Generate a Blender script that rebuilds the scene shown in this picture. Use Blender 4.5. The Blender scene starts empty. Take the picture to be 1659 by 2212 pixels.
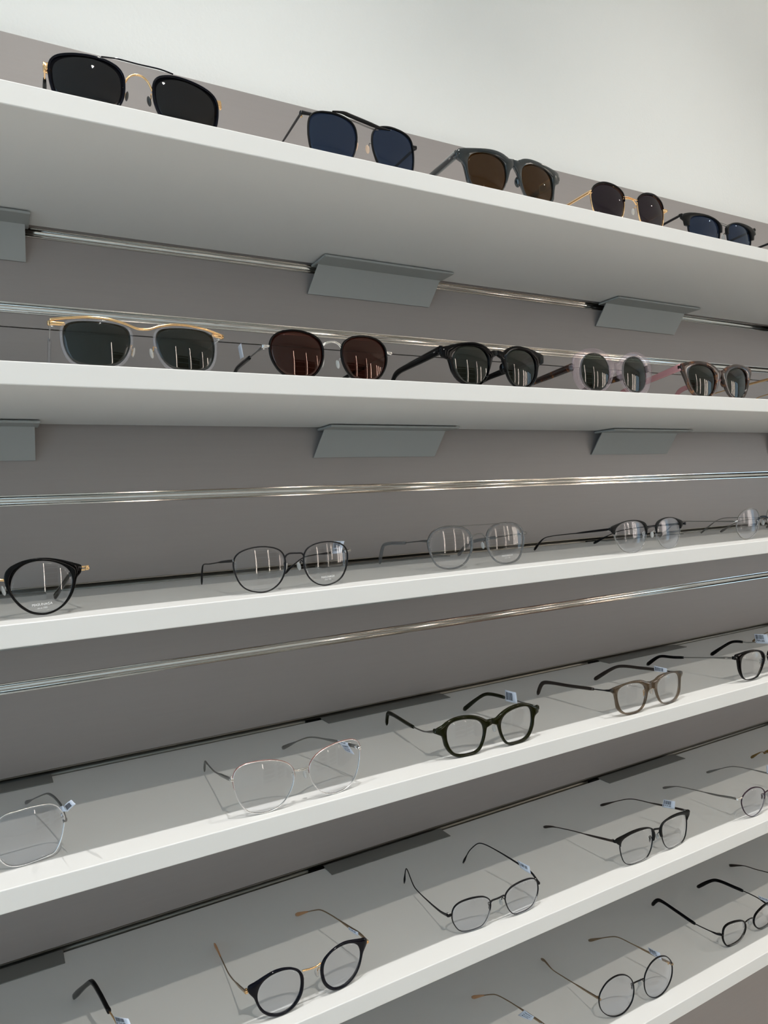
import bpy, bmesh, math, random
from mathutils import Vector, Matrix
C = bpy.context.scene.collection
random.seed(5)
EYE = 1.55                      # camera height above the floor, metres

# ---------------------------------------------------------------- camera, world, exposure
cam_d = bpy.data.cameras.new('camera'); cam = bpy.data.objects.new('camera', cam_d); C.objects.link(cam)
cam_d.sensor_fit = 'VERTICAL'; cam_d.sensor_height = 36.0; cam_d.sensor_width = 36.0
cam_d.lens = 36.0*1528.54/2212.0; cam_d.clip_start = 0.01; cam_d.clip_end = 100
R_ = Matrix(((0.87041341,0.04749963,-0.49002477),(-0.48986949,-0.01565616,-0.87165519),(-0.04907521,0.99874855,0.00964129)))
cam.matrix_world = Matrix.Translation((0,0,EYE)) @ R_.to_4x4()
bpy.context.scene.camera = cam
vs = bpy.context.scene.view_settings
vs.view_transform = 'Standard'; vs.look = 'None'; vs.gamma = 1.0; vs.use_curve_mapping = False; vs.exposure = 0.0
w = bpy.data.worlds.new('daylight'); bpy.context.scene.world = w; w.use_nodes = True
bg = w.node_tree.nodes['Background']; bg.inputs[0].default_value = (0.60,0.83,1.0,1); bg.inputs[1].default_value = 2.6

CEIL = 3.25
FR, BK = 0.600, 0.842           # shelf front edge and back panel plane
# downlights: x, y, power, half angle(deg), colour
DOWNLIGHTS = [(-0.62,0.30,49,39,(1,.98,.96)),(0.25,0.30,49,39,(1,.98,.96)),(1.12,0.30,47,39,(1,.97,.92)),(2.0,0.30,46,39,(1,.93,.85)),
              (0.22,-0.74,43,62,(1,.94,.84)),
              (3.2,-0.74,38,62,(1,.90,.78))]

# ---------------------------------------------------------------- materials
MATS = {}
def nodes(name):
    m = bpy.data.materials.new(name); m.use_nodes = True; nt = m.node_tree
    for n in list(nt.nodes): nt.nodes.remove(n)
    o = nt.nodes.new('ShaderNodeOutputMaterial'); return m, nt, o
def pbr(name, col, rough=.5, metal=0., spec=.5, coat=0., bump=0., bscale=400., stretch=(1,1,1), var=0., aniso=0., trans=0., ior=1.5, alpha=1.):
    if name in MATS: return MATS[name]
    m, nt, o = nodes(name); b = nt.nodes.new('ShaderNodeBsdfPrincipled'); nt.links.new(b.outputs[0], o.inputs[0])
    b.inputs['Base Color'].default_value = (*col,1); b.inputs['Roughness'].default_value = rough; b.inputs['Metallic'].default_value = metal
    b.inputs['Specular IOR Level'].default_value = spec; b.inputs['Coat Weight'].default_value = coat; b.inputs['Coat Roughness'].default_value = .05
    b.inputs['Transmission Weight'].default_value = trans; b.inputs['IOR'].default_value = ior; b.inputs['Anisotropic'].default_value = aniso
    b.inputs['Alpha'].default_value = alpha
    if bump or var:
        tc = nt.nodes.new('ShaderNodeTexCoord'); mp = nt.nodes.new('ShaderNodeMapping'); mp.inputs['Scale'].default_value = stretch
        nz = nt.nodes.new('ShaderNodeTexNoise'); nz.inputs['Scale'].default_value = bscale; nz.inputs['Detail'].default_value = 3
        nt.links.new(tc.outputs['Object'], mp.inputs[0]); nt.links.new(mp.outputs[0], nz.inputs['Vector'])
        if bump:
            bp = nt.nodes.new('ShaderNodeBump'); bp.inputs['Strength'].default_value = bump; bp.inputs['Distance'].default_value = .001
            nt.links.new(nz.outputs[0], bp.inputs['Height']); nt.links.new(bp.outputs[0], b.inputs['Normal'])
        if var:
            mx = nt.nodes.new('ShaderNodeMix'); mx.data_type = 'RGBA'
            mx.inputs[6].default_value = (*[c*(1-var) for c in col],1); mx.inputs[7].default_value = (*[min(1,c*(1+var)) for c in col],1)
            nt.links.new(nz.outputs[0], mx.inputs[0]); nt.links.new(mx.outputs[2], b.inputs['Base Color'])
    MATS[name] = m; return m
def emis(name, col, s):
    if name in MATS: return MATS[name]
    m, nt, o = nodes(name); e = nt.nodes.new('ShaderNodeEmission'); e.inputs[0].default_value = (*col,1); e.inputs[1].default_value = s
    nt.links.new(e.outputs[0], o.inputs[0]); MATS[name] = m; return m
def lens_mat(name, tint, refl=.04, gcol=(1,1,1)):
    """thin spectacle lens: tinted see-through body with a Fresnel gloss"""
    if name in MATS: return MATS[name]
    m, nt, o = nodes(name)
    tr = nt.nodes.new('ShaderNodeBsdfTransparent'); tr.inputs[0].default_value = (*tint,1)
    gl = nt.nodes.new('ShaderNodeBsdfGlossy'); gl.inputs['Roughness'].default_value = .01; gl.inputs['Color'].default_value = (*gcol,1)
    lw = nt.nodes.new('ShaderNodeLayerWeight'); lw.inputs['Blend'].default_value = .5
    p = nt.nodes.new('ShaderNodeMath'); p.operation = 'POWER'; p.inputs[1].default_value = 5
    ma = nt.nodes.new('ShaderNodeMath'); ma.operation = 'MULTIPLY_ADD'; ma.inputs[1].default_value = .8; ma.inputs[2].default_value = refl
    nt.links.new(lw.outputs['Facing'], p.inputs[0]); nt.links.new(p.outputs[0], ma.inputs[0])
    mx = nt.nodes.new('ShaderNodeMixShader'); nt.links.new(ma.outputs[0], mx.inputs[0]); nt.links.new(tr.outputs[0], mx.inputs[1]); nt.links.new(gl.outputs[0], mx.inputs[2])
    nt.links.new(mx.outputs[0], o.inputs[0]); MATS[name] = m; return m
def clear_plastic(name, tint, dens=.25, body=(.5,.5,.5)):
    """see-through acetate: mostly transmitted light, a little body colour, glossy skin"""
    if name in MATS: return MATS[name]
    m, nt, o = nodes(name)
    tr = nt.nodes.new('ShaderNodeBsdfTransparent'); tr.inputs[0].default_value = (*tint,1)
    df = nt.nodes.new('ShaderNodeBsdfPrincipled'); df.inputs['Base Color'].default_value = (*body,1); df.inputs['Roughness'].default_value = .1
    m1 = nt.nodes.new('ShaderNodeMixShader'); m1.inputs[0].default_value = dens; nt.links.new(tr.outputs[0], m1.inputs[1]); nt.links.new(df.outputs[0], m1.inputs[2])
    gl = nt.nodes.new('ShaderNodeBsdfGlossy'); gl.inputs['Roughness'].default_value = .04
    lw = nt.nodes.new('ShaderNodeLayerWeight'); lw.inputs['Blend'].default_value = .5
    p = nt.nodes.new('ShaderNodeMath'); p.operation = 'POWER'; p.inputs[1].default_value = 3
    ma = nt.nodes.new('ShaderNodeMath'); ma.operation = 'MULTIPLY_ADD'; ma.inputs[1].default_value = .55; ma.inputs[2].default_value = .035
    nt.links.new(lw.outputs['Facing'], p.inputs[0]); nt.links.new(p.outputs[0], ma.inputs[0])
    mx = nt.nodes.new('ShaderNodeMixShader'); nt.links.new(ma.outputs[0], mx.inputs[0]); nt.links.new(m1.outputs[0], mx.inputs[1]); nt.links.new(gl.outputs[0], mx.inputs[2])
    nt.links.new(mx.outputs[0], o.inputs[0]); MATS[name] = m; return m
def tortoise(name):
    m, nt, o = nodes(name); b = nt.nodes.new('ShaderNodeBsdfPrincipled'); nt.links.new(b.outputs[0], o.inputs[0])
    tc = nt.nodes.new('ShaderNodeTexCoord'); nz = nt.nodes.new('ShaderNodeTexNoise'); nz.inputs['Scale'].default_value = 130; nz.inputs['Detail'].default_value = 1.5
    r = nt.nodes.new('ShaderNodeValToRGB'); r.color_ramp.elements[0].position = .46; r.color_ramp.elements[0].color = (.012,.005,.003,1)
    r.color_ramp.elements[1].position = .78; r.color_ramp.elements[1].color = (.20,.075,.012,1)
    e = r.color_ramp.elements.new(.58); e.color = (.035,.008,.004,1)
    nt.links.new(tc.outputs['Object'], nz.inputs['Vector']); nt.links.new(nz.outputs[0], r.inputs[0]); nt.links.new(r.outputs[0], b.inputs['Base Color'])
    b.inputs['Roughness'].default_value = .12; b.inputs['Coat Weight'].default_value = .4; MATS[name] = m; return m

M = dict(
 wall=pbr('white_paint',(.88,.885,.86),.75,bump=.25,bscale=260),
 panel=pbr('taupe_laminate',(.315,.288,.277),.38,spec=.5,bump=.03,bscale=300,stretch=(.05,1,1),var=.03),
 shelf=pbr('white_laminate',(.80,.80,.785),.42,spec=.35),
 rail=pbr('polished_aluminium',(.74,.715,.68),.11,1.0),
 rail_shaded=pbr('shaded_satin_aluminium',(.26,.25,.225),.38,1.0),  # rail aluminium darkened in colour for the shade inside shelf-level channels
 bracket=pbr('grey_powder_coat',(.36,.375,.365),.40,spec=.4),
 bracket_top=pbr('shaded_powder_coat',(.20,.20,.19),.5,spec=.3),  # bracket grey with the shade at the shelf back put into its colour
 black=pbr('black_acetate',(.0015,.0015,.002),.05,spec=.18),
 navyblk=pbr('blue_black_acetate',(.0015,.002,.006),.05,spec=.20),
 matte=pbr('matte_black_metal',(.006,.006,.006),.4,spec=.15),
 satin=pbr('black_metal',(.007,.007,.009),.3,.2,spec=.3),
 dkbrown=pbr('brown_black_metal',(.045,.035,.03),.3,.6),
 navym=pbr('dark_blue_metal',(.02,.022,.045),.28,.6),
 plum=pbr('plum_metal',(.035,.015,.03),.25,.6),
 silver=pbr('silver_metal',(.78,.78,.78),.12,1),
 palesilver=pbr('white_silver_metal',(.85,.85,.86),.25,1),
 steel=pbr('dark_steel',(.22,.22,.22),.28,1),
 greymetal=pbr('grey_metal',(.28,.275,.26),.35,.9),
 gold=pbr('gold_metal',(.88,.58,.30),.16,1),
 antgold=pbr('antique_gold',(.36,.27,.18),.3,1),
 rose=pbr('rose_enamel',(.55,.27,.24),.2,.7),
 olive=pbr('olive_acetate',(.008,.009,.002),.10,spec=.2),
 brownac=clear_plastic('brown_smoke_acetate',(.50,.43,.35),.20,(.075,.052,.034)),
 greyac=clear_plastic('grey_smoke_acetate',(.28,.35,.38),.75,(.010,.016,.019)),
 clearac=clear_plastic('clear_acetate',(.92,.92,.94),.10,(.7,.7,.74)),
 pinkac=clear_plastic('pale_pink_clear_acetate',(.93,.895,.92),.07,(.75,.62,.68)),
 greyclear=clear_plastic('grey_clear_acetate',(.70,.71,.72),.35,(.25,.26,.27)),
 tort=tortoise('tortoiseshell_acetate'),
 pink=pbr('dusty_pink_acetate',(.50,.24,.25),.25,coat=.3),
 orange=pbr('orange_brown_tip',(.55,.27,.12),.3),
 amber=pbr('amber_tip',(.22,.12,.02),.25),
 pad=clear_plastic('clear_silicone',(.75,.75,.74),.45,(.8,.8,.78)),
 padpink=pbr('peach_silicone',(.80,.58,.42),.35),
 paddark=pbr('dark_silicone',(.03,.03,.03),.3),
 paper=pbr('white_label',(.72,.76,.86),.45), ink=pbr('label_ink',(.012,.014,.03),.6),
 floor=pbr('grey_floor',(.68,.62,.55),.4,var=.06,bscale=3), ceil=pbr('ceiling_paint',(.82,.82,.80),.8),
 fixture=pbr('white_fixture',(.8,.8,.8),.4),
 wood=pbr('light_oak',(.30,.22,.15),.5,var=.2,bscale=8,stretch=(1,1,.1)),
 white=pbr('white_lacquer',(.78,.78,.76),.35), seat=pbr('brown_leather',(.12,.045,.03),.45),
)
LENS = dict(
 clear=lens_mat('clear_lens',(.955,.958,.965),.03,(1,1,1)), ar=lens_mat('coated_clear_lens',(.95,.955,.97),.035,(.9,.93,1)),
 black=lens_mat('black_lens',(.12,.125,.14),.035), navy=lens_mat('navy_lens',(.20,.26,.38),.035,(.8,.9,1)),
 brown=lens_mat('brown_lens',(.30,.20,.085),.035), wine=lens_mat('wine_brown_lens',(.27,.13,.11),.04,(1,.8,.72)),
 green=lens_mat('green_black_lens',(.20,.23,.21),.045), purple=lens_mat('purple_black_lens',(.18,.145,.19),.035))
mark_m = {}
def mark_mat(a):
    k = round(a,2)
    if k in mark_m: return mark_m[k]
    m, nt, o = nodes('white_print_%d'%int(100*a)); d = nt.nodes.new('ShaderNodeBsdfDiffuse'); d.inputs[0].default_value = (.95,.95,.95,1)
    t = nt.nodes.new('ShaderNodeBsdfTransparent'); x = nt.nodes.new('ShaderNodeMixShader'); x.inputs[0].default_value = a
    nt.links.new(t.outputs[0], x.inputs[1]); nt.links.new(d.outputs[0], x.inputs[2]); nt.links.new(x.outputs[0], o.inputs[0]); mark_m[k] = m; return m

# ---------------------------------------------------------------- mesh helpers
class MB:
    def __init__(s): s.v = []; s.f = []; s.sm = []
    def add(s, v, f, smooth=True):
        o = len(s.v); s.v += [tuple(p) for p in v]; s.f += [tuple(i+o for i in q) for q in f]; s.sm += [smooth]*len(f); return s
    def box(s, x0,x1,y0,y1,z0,z1):
        v = [(x,y,z) for x in (x0,x1) for y in (y0,y1) for z in (z0,z1)]
        return s.add(v, [(0,1,3,2),(4,6,7,5),(0,4,5,1),(2,3,7,6),(0,2,6,4),(1,5,7,3)], False)
    def build(s, name, mat, parent=None, scale=1., bevel=0.):
        me = bpy.data.meshes.new(name); me.from_pydata([(p[0]*scale,p[1]*scale,p[2]*scale) for p in s.v], [], s.f)
        me.polygons.foreach_set('use_smooth', s.sm); me.materials.append(mat); me.update()
        bm = bmesh.new(); bm.from_mesh(me); bmesh.ops.recalc_face_normals(bm, faces=bm.faces); bm.to_mesh(me); bm.free()
        o = bpy.data.objects.new(name, me); C.objects.link(o); o.parent = parent
        if bevel:
            b = o.modifiers.new('bevel','BEVEL'); b.width = bevel; b.segments = 3; b.limit_method = 'ANGLE'
        return o
def tag(o, label, cat, group=None, kind=None):
    if label: o['label'] = label
    if cat: o['category'] = cat
    if group: o['group'] = group
    if kind: o['kind'] = kind
    return o
def empty(name, loc, rz=0.):
    o = bpy.data.objects.new(name, None); C.objects.link(o); o.location = loc; o.rotation_euler = (0,0,rz); o.empty_display_size = .02; return o
def catmull(P, n, closed=False):
    P = [Vector(p) for p in P]; out = []
    m = len(P)
    segs = m if closed else m-1
    for i in range(segs):
        if closed: a,b,c,d = P[i-1],P[i],P[(i+1)%m],P[(i+2)%m]
        else: a,b,c,d = P[max(i-1,0)],P[i],P[i+1],P[min(i+2,m-1)]
        for k in range(n):
            t = k/n
            # centripetal-ish damping: plain catmull with tension .4
            m1 = (c-a)*.4; m2 = (d-b)*.4
            L = (c-b).length
            if m1.length > L: m1 *= L/m1.length
            if m2.length > L: m2 *= L/m2.length
            t2=t*t; t3=t2*t
            out.append(b*(2*t3-3*t2+1)+m1*(t3-2*t2+t)+c*(-2*t3+3*t2)+m2*(t3-t2))
    if not closed: out.append(P[-1].copy())
    return out
def sect(n, sq):
    """n points round a unit superellipse; sq 2 = round, larger = squarer"""
    r = []
    for i in range(n):
        a = 2*math.pi*(i+.5)/n; c, s = math.cos(a), math.sin(a)
        r.append((math.copysign(abs(c)**(2/sq),c), math.copysign(abs(s)**(2/sq),s)))
    return r
def sweep(mb, P, sizes, side, n=10, sq=3., closed=False):
    """P path; sizes list of (a along cross dir, b along side dir) full sizes; side = fixed Vector, or list of them"""
    S = sect(n, sq); m = len(P); V = []
    for i in range(m):
        if closed: t = P[(i+1)%m]-P[i-1]
        else: t = P[min(i+1,m-1)]-P[max(i-1,0)]
        t = t.normalized(); sd = side[i] if isinstance(side, list) else side
        sd = (sd - t*sd.dot(t)).normalized(); cr = t.cross(sd).normalized()
        a, b = sizes[i] if isinstance(sizes, list) else sizes
        for (x,y) in S: V.append(P[i]+cr*(x*a/2)+sd*(y*b/2))
    F = []
    for i in range(m if closed else m-1):
        j = (i+1)%m
        for k in range(n): F.append((i*n+k, i*n+(k+1)%n, j*n+(k+1)%n, j*n+k))
    if not closed: F += [tuple(range(n-1,-1,-1)), tuple((m-1)*n+k for k in range(n))]
    mb.add(V, F); return mb
def lerp(t, K):
    for i in range(len(K)-1):
        if t <= K[i+1][0]:
            u = (t-K[i][0])/max(1e-6,K[i+1][0]-K[i][0]); u = max(0,min(1,u)); a, b = K[i][1:], K[i+1][1:]
            return tuple(p+(q-p)*u for p,q in zip(a,b))
    return tuple(K[-1][1:])
def ellipsoid(mb, c, r, rot=None, nu=12, nv=8):
    V=[];F=[]
    for j in range(nv+1):
        ph = math.pi*j/nv
        for i in range(nu):
            th = 2*math.pi*i/nu; p = Vector((r[0]*math.sin(ph)*math.cos(th), r[1]*math.sin(ph)*math.sin(th), r[2]*math.cos(ph)))
            if rot: p = rot @ p
            V.append(Vector(c)+p)
    for j in range(nv):
        for i in range(nu): F.append((j*nu+i, j*nu+(i+1)%nu, (j+1)*nu+(i+1)%nu, (j+1)*nu+i))
    mb.add(V,F); return mb
def text_tris(txt, bold=False):
    cu = bpy.data.curves.new('t','FONT'); cu.body = txt; cu.resolution_u = 2
    if bold: cu.offset = .02
    ob = bpy.data.objects.new('t', cu); C.objects.link(ob)
    bpy.context.view_layer.update()
    dg = bpy.context.evaluated_depsgraph_get(); ev = ob.evaluated_get(dg); me = ev.to_mesh()
    V = [v.co.copy() for v in me.vertices]; F = [tuple(p.vertices) for p in me.polygons]; ev.to_mesh_clear()
    bpy.data.objects.remove(ob); bpy.data.curves.remove(cu)
    if not V: return [], []
    x0=min(v.x for v in V); x1=max(v.x for v in V); y0=min(v.y for v in V); y1=max(v.y for v in V)
    return [((v.x-x0)/(x1-x0),(v.y-y0)/(y1-y0)) for v in V], F

# ---------------------------------------------------------------- the room
def W(z): return z+EYE
X0, X1, YF, WB = -3.0, 9.0, -3.3, BK+.018
tag(MB().box(X0,X1,WB,WB+.12,0,CEIL).build('wall_back',M['wall']),None,None,kind='structure')
tag(MB().box(X0-.12,X1+.12,YF-.12,WB+.12,-.1,0).build('floor',M['floor']),None,None,kind='structure')
tag(MB().box(X0-.12,X1+.12,YF-.12,WB+.12,CEIL,CEIL+.1).build('ceiling',M['ceil']),None,None,kind='structure')
m = MB(); m.box(X0,6.6,YF-.12,YF,0,CEIL).box(8.5,X1,YF-.12,YF,0,CEIL).box(6.6,8.5,YF-.12,YF,0,.3).box(6.6,8.5,YF-.12,YF,2.8,CEIL)
tag(m.build('wall_front',M['wall']),None,None,kind='structure')
m = MB(); m.box(6.6,8.5,YF-.09,YF-.03,.3,.36).box(6.6,8.5,YF-.09,YF-.03,2.74,2.8)
for xx in (6.6,7.52,8.44): m.box(xx,xx+.06,YF-.09,YF-.03,.36,2.74)
w2 = tag(m.build('window_2',M['satin']),None,None,kind='structure'); MB().box(6.66,8.44,YF-.064,YF-.056,.36,2.74).build('pane',LENS['clear'],w2)
tag(MB().box(X1,X1+.12,YF-.12,WB+.12,0,CEIL).build('wall_right',M['wall']),None,None,kind='structure')
m = MB(); m.box(X0-.12,X0,YF-.12,WB+.12,0,.35).box(X0-.12,X0,YF-.12,WB+.12,2.95,CEIL).box(X0-.12,X0,.2,WB+.12,.35,2.95).box(X0-.12,X0,YF-.12,-3.0,.35,2.95)
tag(m.build('wall_left',M['wall']),None,None,kind='structure')
wn = MB(); wn.box(X0-.09,X0-.03,-3.0,.2,.35,.41).box(X0-.09,X0-.03,-3.0,.2,2.89,2.95)
for yy in (-3.0,-1.43,.14): wn.box(X0-.09,X0-.03,yy,yy+.06,.41,2.89)
wo = tag(wn.build('window_1',M['satin']),None,None,kind='structure')
MB().box(X0-.064,X0-.056,-2.94,.14,.41,2.89).build('pane',LENS['clear'],wo)
# taupe boards of the display wall, cut by slotted aluminium rails
RH = .0112
RTOP = [.3162,.2338,.1240,.0293,-.0690,-.1668,-.2657,-.3620,-.4565,-.5500,-.6355,-.735,-.83]
PX0, PX1 = -1.9, 3.6
edges = [.5205]
bounds = []
top = .5205
for rt in RTOP:
    bounds.append((rt, top)); top = rt-RH
bounds.append((-1.4, top))
n = 1
for lo, hi in bounds:
    cuts = [(lo,hi)] if not (lo < .2076 < hi) else [(.2080,hi),(lo,.2070)]
    for a, b in cuts:
        o = MB().box(PX0,PX1,BK,WB,W(a),W(b)).build('trim_%d'%n, M['panel'], bevel=.0004); tag(o,None,None,kind='structure'); n += 1
RN = ['just under the top shelf','above the thin panel joint behind the second shelf sunglasses','at the back edge of the second shelf','midway between the second and third shelves','along the back edge of the third shelf',
      'midway between the third and fourth shelves','along the back edge of the fourth shelf','hidden low behind the fourth shelf front, above the fifth shelf','along the back edge of the fifth shelf',
      'between the fifth and sixth shelves','along the back edge of the sixth shelf','first below the sixth shelf','lowest on the display wall']
for rt, nm in zip(RTOP, RN):
    # channel: lips flush with the boards, a shallow concave trough between them
    z1, z0 = W(rt), W(rt-RH); prof = [(WB,z1),(BK-.0009,z1),(BK-.0009,z1-.0011),(BK+.0002,z1-.0013)]
    for k in range(17):
        a = math.pi*k/16; prof.append((BK+.0012+.0034*math.sin(a), (z0+z1)/2+(RH/2-.0016)*math.cos(a)))
    prof += [(BK+.0002,z0+.0013),(BK-.0009,z0+.0011),(BK-.0009,z0),(WB,z0)]
    v = [(x,y,z) for x in (PX0+.001,PX1-.001) for (y,z) in prof]; k = len(prof)
    f = [(i,(i+1)%k,k+(i+1)%k,k+i) for i in range(k)]+[tuple(range(k)),tuple(range(2*k-1,k-1,-1))]
    mb = MB(); mb.add(v,f,False)
    for i in range(4,20): mb.sm[i] = True
    tag(mb.build('slotted_rail',M['rail_shaded' if 'back edge' in nm else 'rail']),'aluminium slot rail '+nm,'rail','horizontal aluminium rails of the display wall')

SH = [(.3345,.3160),(.1224,.1043),(-.0755,-.0935),(-.2713,-.2893),(-.4614,-.4791),(-.6404,-.6585)]
SN = ['topmost white shelf, seen from below, carrying the row of big dark sunglasses','second white shelf from the top, carrying clear and round black sunglasses','third white shelf from the top, first one with clear optical glasses',
      'fourth white shelf from the top, carrying the silver and rose wire glasses','fifth white shelf from the top, carrying the black round glasses with gold bridge','lowest white shelf in view, at the bottom right corner with the big round wire glasses']
BX = [[(-.155,.054),(.381,.576),(.895,1.096),(1.385,1.57)],[(-.15,.053),(.378,.573),(.872,1.062),(1.352,1.54)],[(-.14,.051),(.366,.56),(.865,1.05),(1.352,1.54)],
      [(-.135,.048),(.363,.549),(.858,1.045),(1.352,1.54)],[(-.135,.050),(.357,.538),(.846,1.028),(1.34,1.52)],[(-.135,.05),(.355,.536),(.84,1.022),(1.335,1.515)]]
on = ['topmost','second','third','fourth','fifth','lowest']; pn = ['leftmost','second from left','third from left','rightmost']
for i,(zt,zb) in enumerate(SH):
    s = MB().box(PX0,PX1,FR,BK-.006,W(zb),W(zt)).build('shelf',M['shelf'],bevel=.0009)
    tag(s,SN[i],'shelf','white display shelves')
    for j,(a,b) in enumerate(BX[i]):
        e = empty('shelf_bracket',((a+b)/2,BK,W(zb))); h = (b-a)/2; t = zt-zb
        where = ('grey bracket under the %s shelf, %s of its four' if i<2 else 'grey bracket plate at back of the %s shelf, %s of four')%(on[i],pn[j])
        tag(e,where,'bracket','grey metal shelf brackets')
        fl = MB().box(-h,h,-.047,-.004,-.0042,-.0012); fl.build('support_flange',M['bracket'],e,bevel=.0011)
        # slanted plate from mid flange down and back into the wall
        sk = 0. if j==0 else -.010
        v = [(x+dx,y,z) for x in (-h+.004,h-.004) for (dx,y,z) in ((0,-.0175,-.0042),(0,-.0160,-.0042),(sk,-.0008,-.0385),(sk,-.0023,-.0385))]
        MB().add(v,[(0,1,2,3),(7,6,5,4),(0,4,5,1),(1,5,6,2),(2,6,7,3),(3,7,4,0)],False).build('support_plate',M['bracket'],e)
        MB().box(-h,h,-.028,-.0012,t+.0001,t+.0010).build('top_plate',M['bracket_top'],e,bevel=.0003)
        MB().box(-h+.01,h-.01,-.0058,-.0012,-.003,t+.0001).build('hanging_web',M['bracket'],e)
        MB().box(-h-.021,-h-.0005,-.0056,-.0012,t-.004,t+.0014).build('dark_slot_gap',M['black'],e)  # black block standing in for the darkness of the open rail slot

# ---------------------------------------------------------------- ceiling lamps and the other side of the shop
for i,(x,y,pw,ang,col) in enumerate(DOWNLIGHTS):
    e = empty('ceiling_spotlight',(x,y,CEIL)); tag(e,'round white ceiling downlight, number %s along the shelf wall'%['one','two','three','four','five','six'][i],'ceiling light','ceiling downlights')
    mb = MB(); sweep(mb,[Vector((0,0,-.001)),Vector((0,0,-.03))],[(.11,.11),(.10,.10)],Vector((1,0,0)),24,2.); mb.build('housing',M['fixture'],e)
    mb = MB(); sweep(mb,[Vector((0,0,-.0302)),Vector((0,0,-.033))],[(.07,.07),(.07,.07)],Vector((1,0,0)),24,2.); mb.build('bulb',emis('lamp_glow',(1,.93,.82),50),e)
    ld = bpy.data.lights.new('spot','SPOT'); ld.energy = pw; ld.spot_size = math.radians(2*ang); ld.spot_blend = 1.0 if ang < 40 else .5; ld.shadow_soft_size = .012; ld.color = col
    lo = bpy.data.objects.new('spot_beam',ld); C.objects.link(lo); lo.parent = e; lo.location = (0,0,-.045)
# opposite cabinet wall with light strips between its bays (seen only as reflections)
def cabinet(x,label):
    e = empty('display_cabinet',(x,YF+.02,0)); tag(e,label,'cabinet','display cabinets on the opposite wall')
    MB().box(-.45,.45,0,.02,.0,2.3).build('back_board',M['wood'],e); MB().box(-.46,-.44,.02,.32,0,2.3).box(.44,.46,.02,.32,0,2.3).build('side_panel',M['white'],e)
    for k in range(8): MB().box(-.44,.44,.02,.3,.2+.28*k,.22+.28*k).build('cabinet_shelf',M['white'],e)
for k,x in enumerate((1.38,2.45)): cabinet(x,['oak backed display cabinet opposite, left bay','oak backed display cabinet opposite, right bay'][k])
for k,x in enumerate((.86,1.90,3.05)):
    e = empty('vertical_tube_light',(x,YF+.34,0.95)); tag(e,'thin vertical light strip beside the opposite cabinets, %s'%['left end','between both bays','right end'][k],'tube light','vertical light tubes across the shop')
    MB().box(-.025,.025,-.34,0,0,1.8).build('housing',M['fixture'],e); MB().box(-.012,.012,.0002,.006,.01,1.79).build('tube',emis('tube_glow',(1,.86,.74),26),e)
for k,x in enumerate((5.05,5.55,6.05)):
    e = empty('vertical_tube_light',(x,YF+.1,1.0)); tag(e,'broad vertical light tube near the right corner opposite, %s'%['left of three','middle of three','right of three'][k],'tube light','vertical light tubes across the shop')
    MB().box(-.06,.06,-.10,0,0,1.6).build('housing',M['fixture'],e); MB().box(-.045,.045,.0002,.02,.02,1.58).build('tube',emis('tube_glow2',(1,.87,.76),20),e)
for k,x in enumerate((3.85,)):
    e = empty('vertical_tube_light',(x,YF+.1,1.35)); tag(e,'short vertical wall lamp between the cabinets and the three broad tubes opposite','tube light','vertical light tubes across the shop')
    MB().box(-.05,.05,-.10,0,0,1.2).build('housing',M['fixture'],e); MB().box(-.02,.02,.0002,.02,.02,1.18).build('tube',emis('tube_glow',(1,.86,.74),26),e)
e = empty('low_counter',(3.4,-2.4,0)); tag(e,'dark low sales counter in the middle of the shop','counter'); MB().box(-.7,.7,-.3,.3,0,.95).build('body',M['seat'],e,bevel=.004); MB().box(-.74,.74,-.33,.33,.9501,.99).build('counter_top',M['white'],e,bevel=.003)
D={}
D['A1']={'s':1,'O':[0.1303,0.62,0.3345],'yaw':0.0,'rr':[27.3,27.7,28.1,28.7,29.3,29.8,29.9,29.6,28.9,27.9,26.9,25.9,25.1,24.3,23.7,23.1,22.7,22.4,22.3,22.2,22.3,22.5,22.9,23.4,24.0,24.8,25.7,26.7,27.8,28.7,29.3,29.5,29.2,28.8,28.2,27.8,27.5,27.3,27.2,27.3,27.4,27.6,27.8,27.7,27.4,26.9,26.3,25.6,24.8,24.1,23.5,23.0,22.7,22.4,22.3,22.3,22.4,22.6,22.9,23.3,23.9,24.5,25.1,25.6,26.0,26.2,26.4,26.5,26.6,26.7,26.9,27.1],'cL':[-40.4,23.5],'cR':[40.4,23.5],'TL':[[-71.9,5.2,31.5],[-69.5,45.1,28.2],[-66.3,100.0,23.5],[-65.2,117.0,18.5],[-63.6,144.9,2.5]],'TR':[[71.9,5.2,34.4],[69.5,45.1,31.0],[66.2,100.0,26.4],[65.2,117.0,21.4],[63.5,144.9,2.5]],'bars':{'top':[[-29.2,0.9,47.9],[-17.0,0.3,49.2],[-0.1,0.0,48.9],[18.1,0.3,49.5],[29.5,0.9,48.4]],'bridge':[[-11.0,0.1,31.4],[-7.6,0.1,37.2],[-2.4,0.0,40.1],[3.3,0.0,40.0],[7.7,0.1,36.7],[11.2,0.1,29.6]]}}
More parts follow.
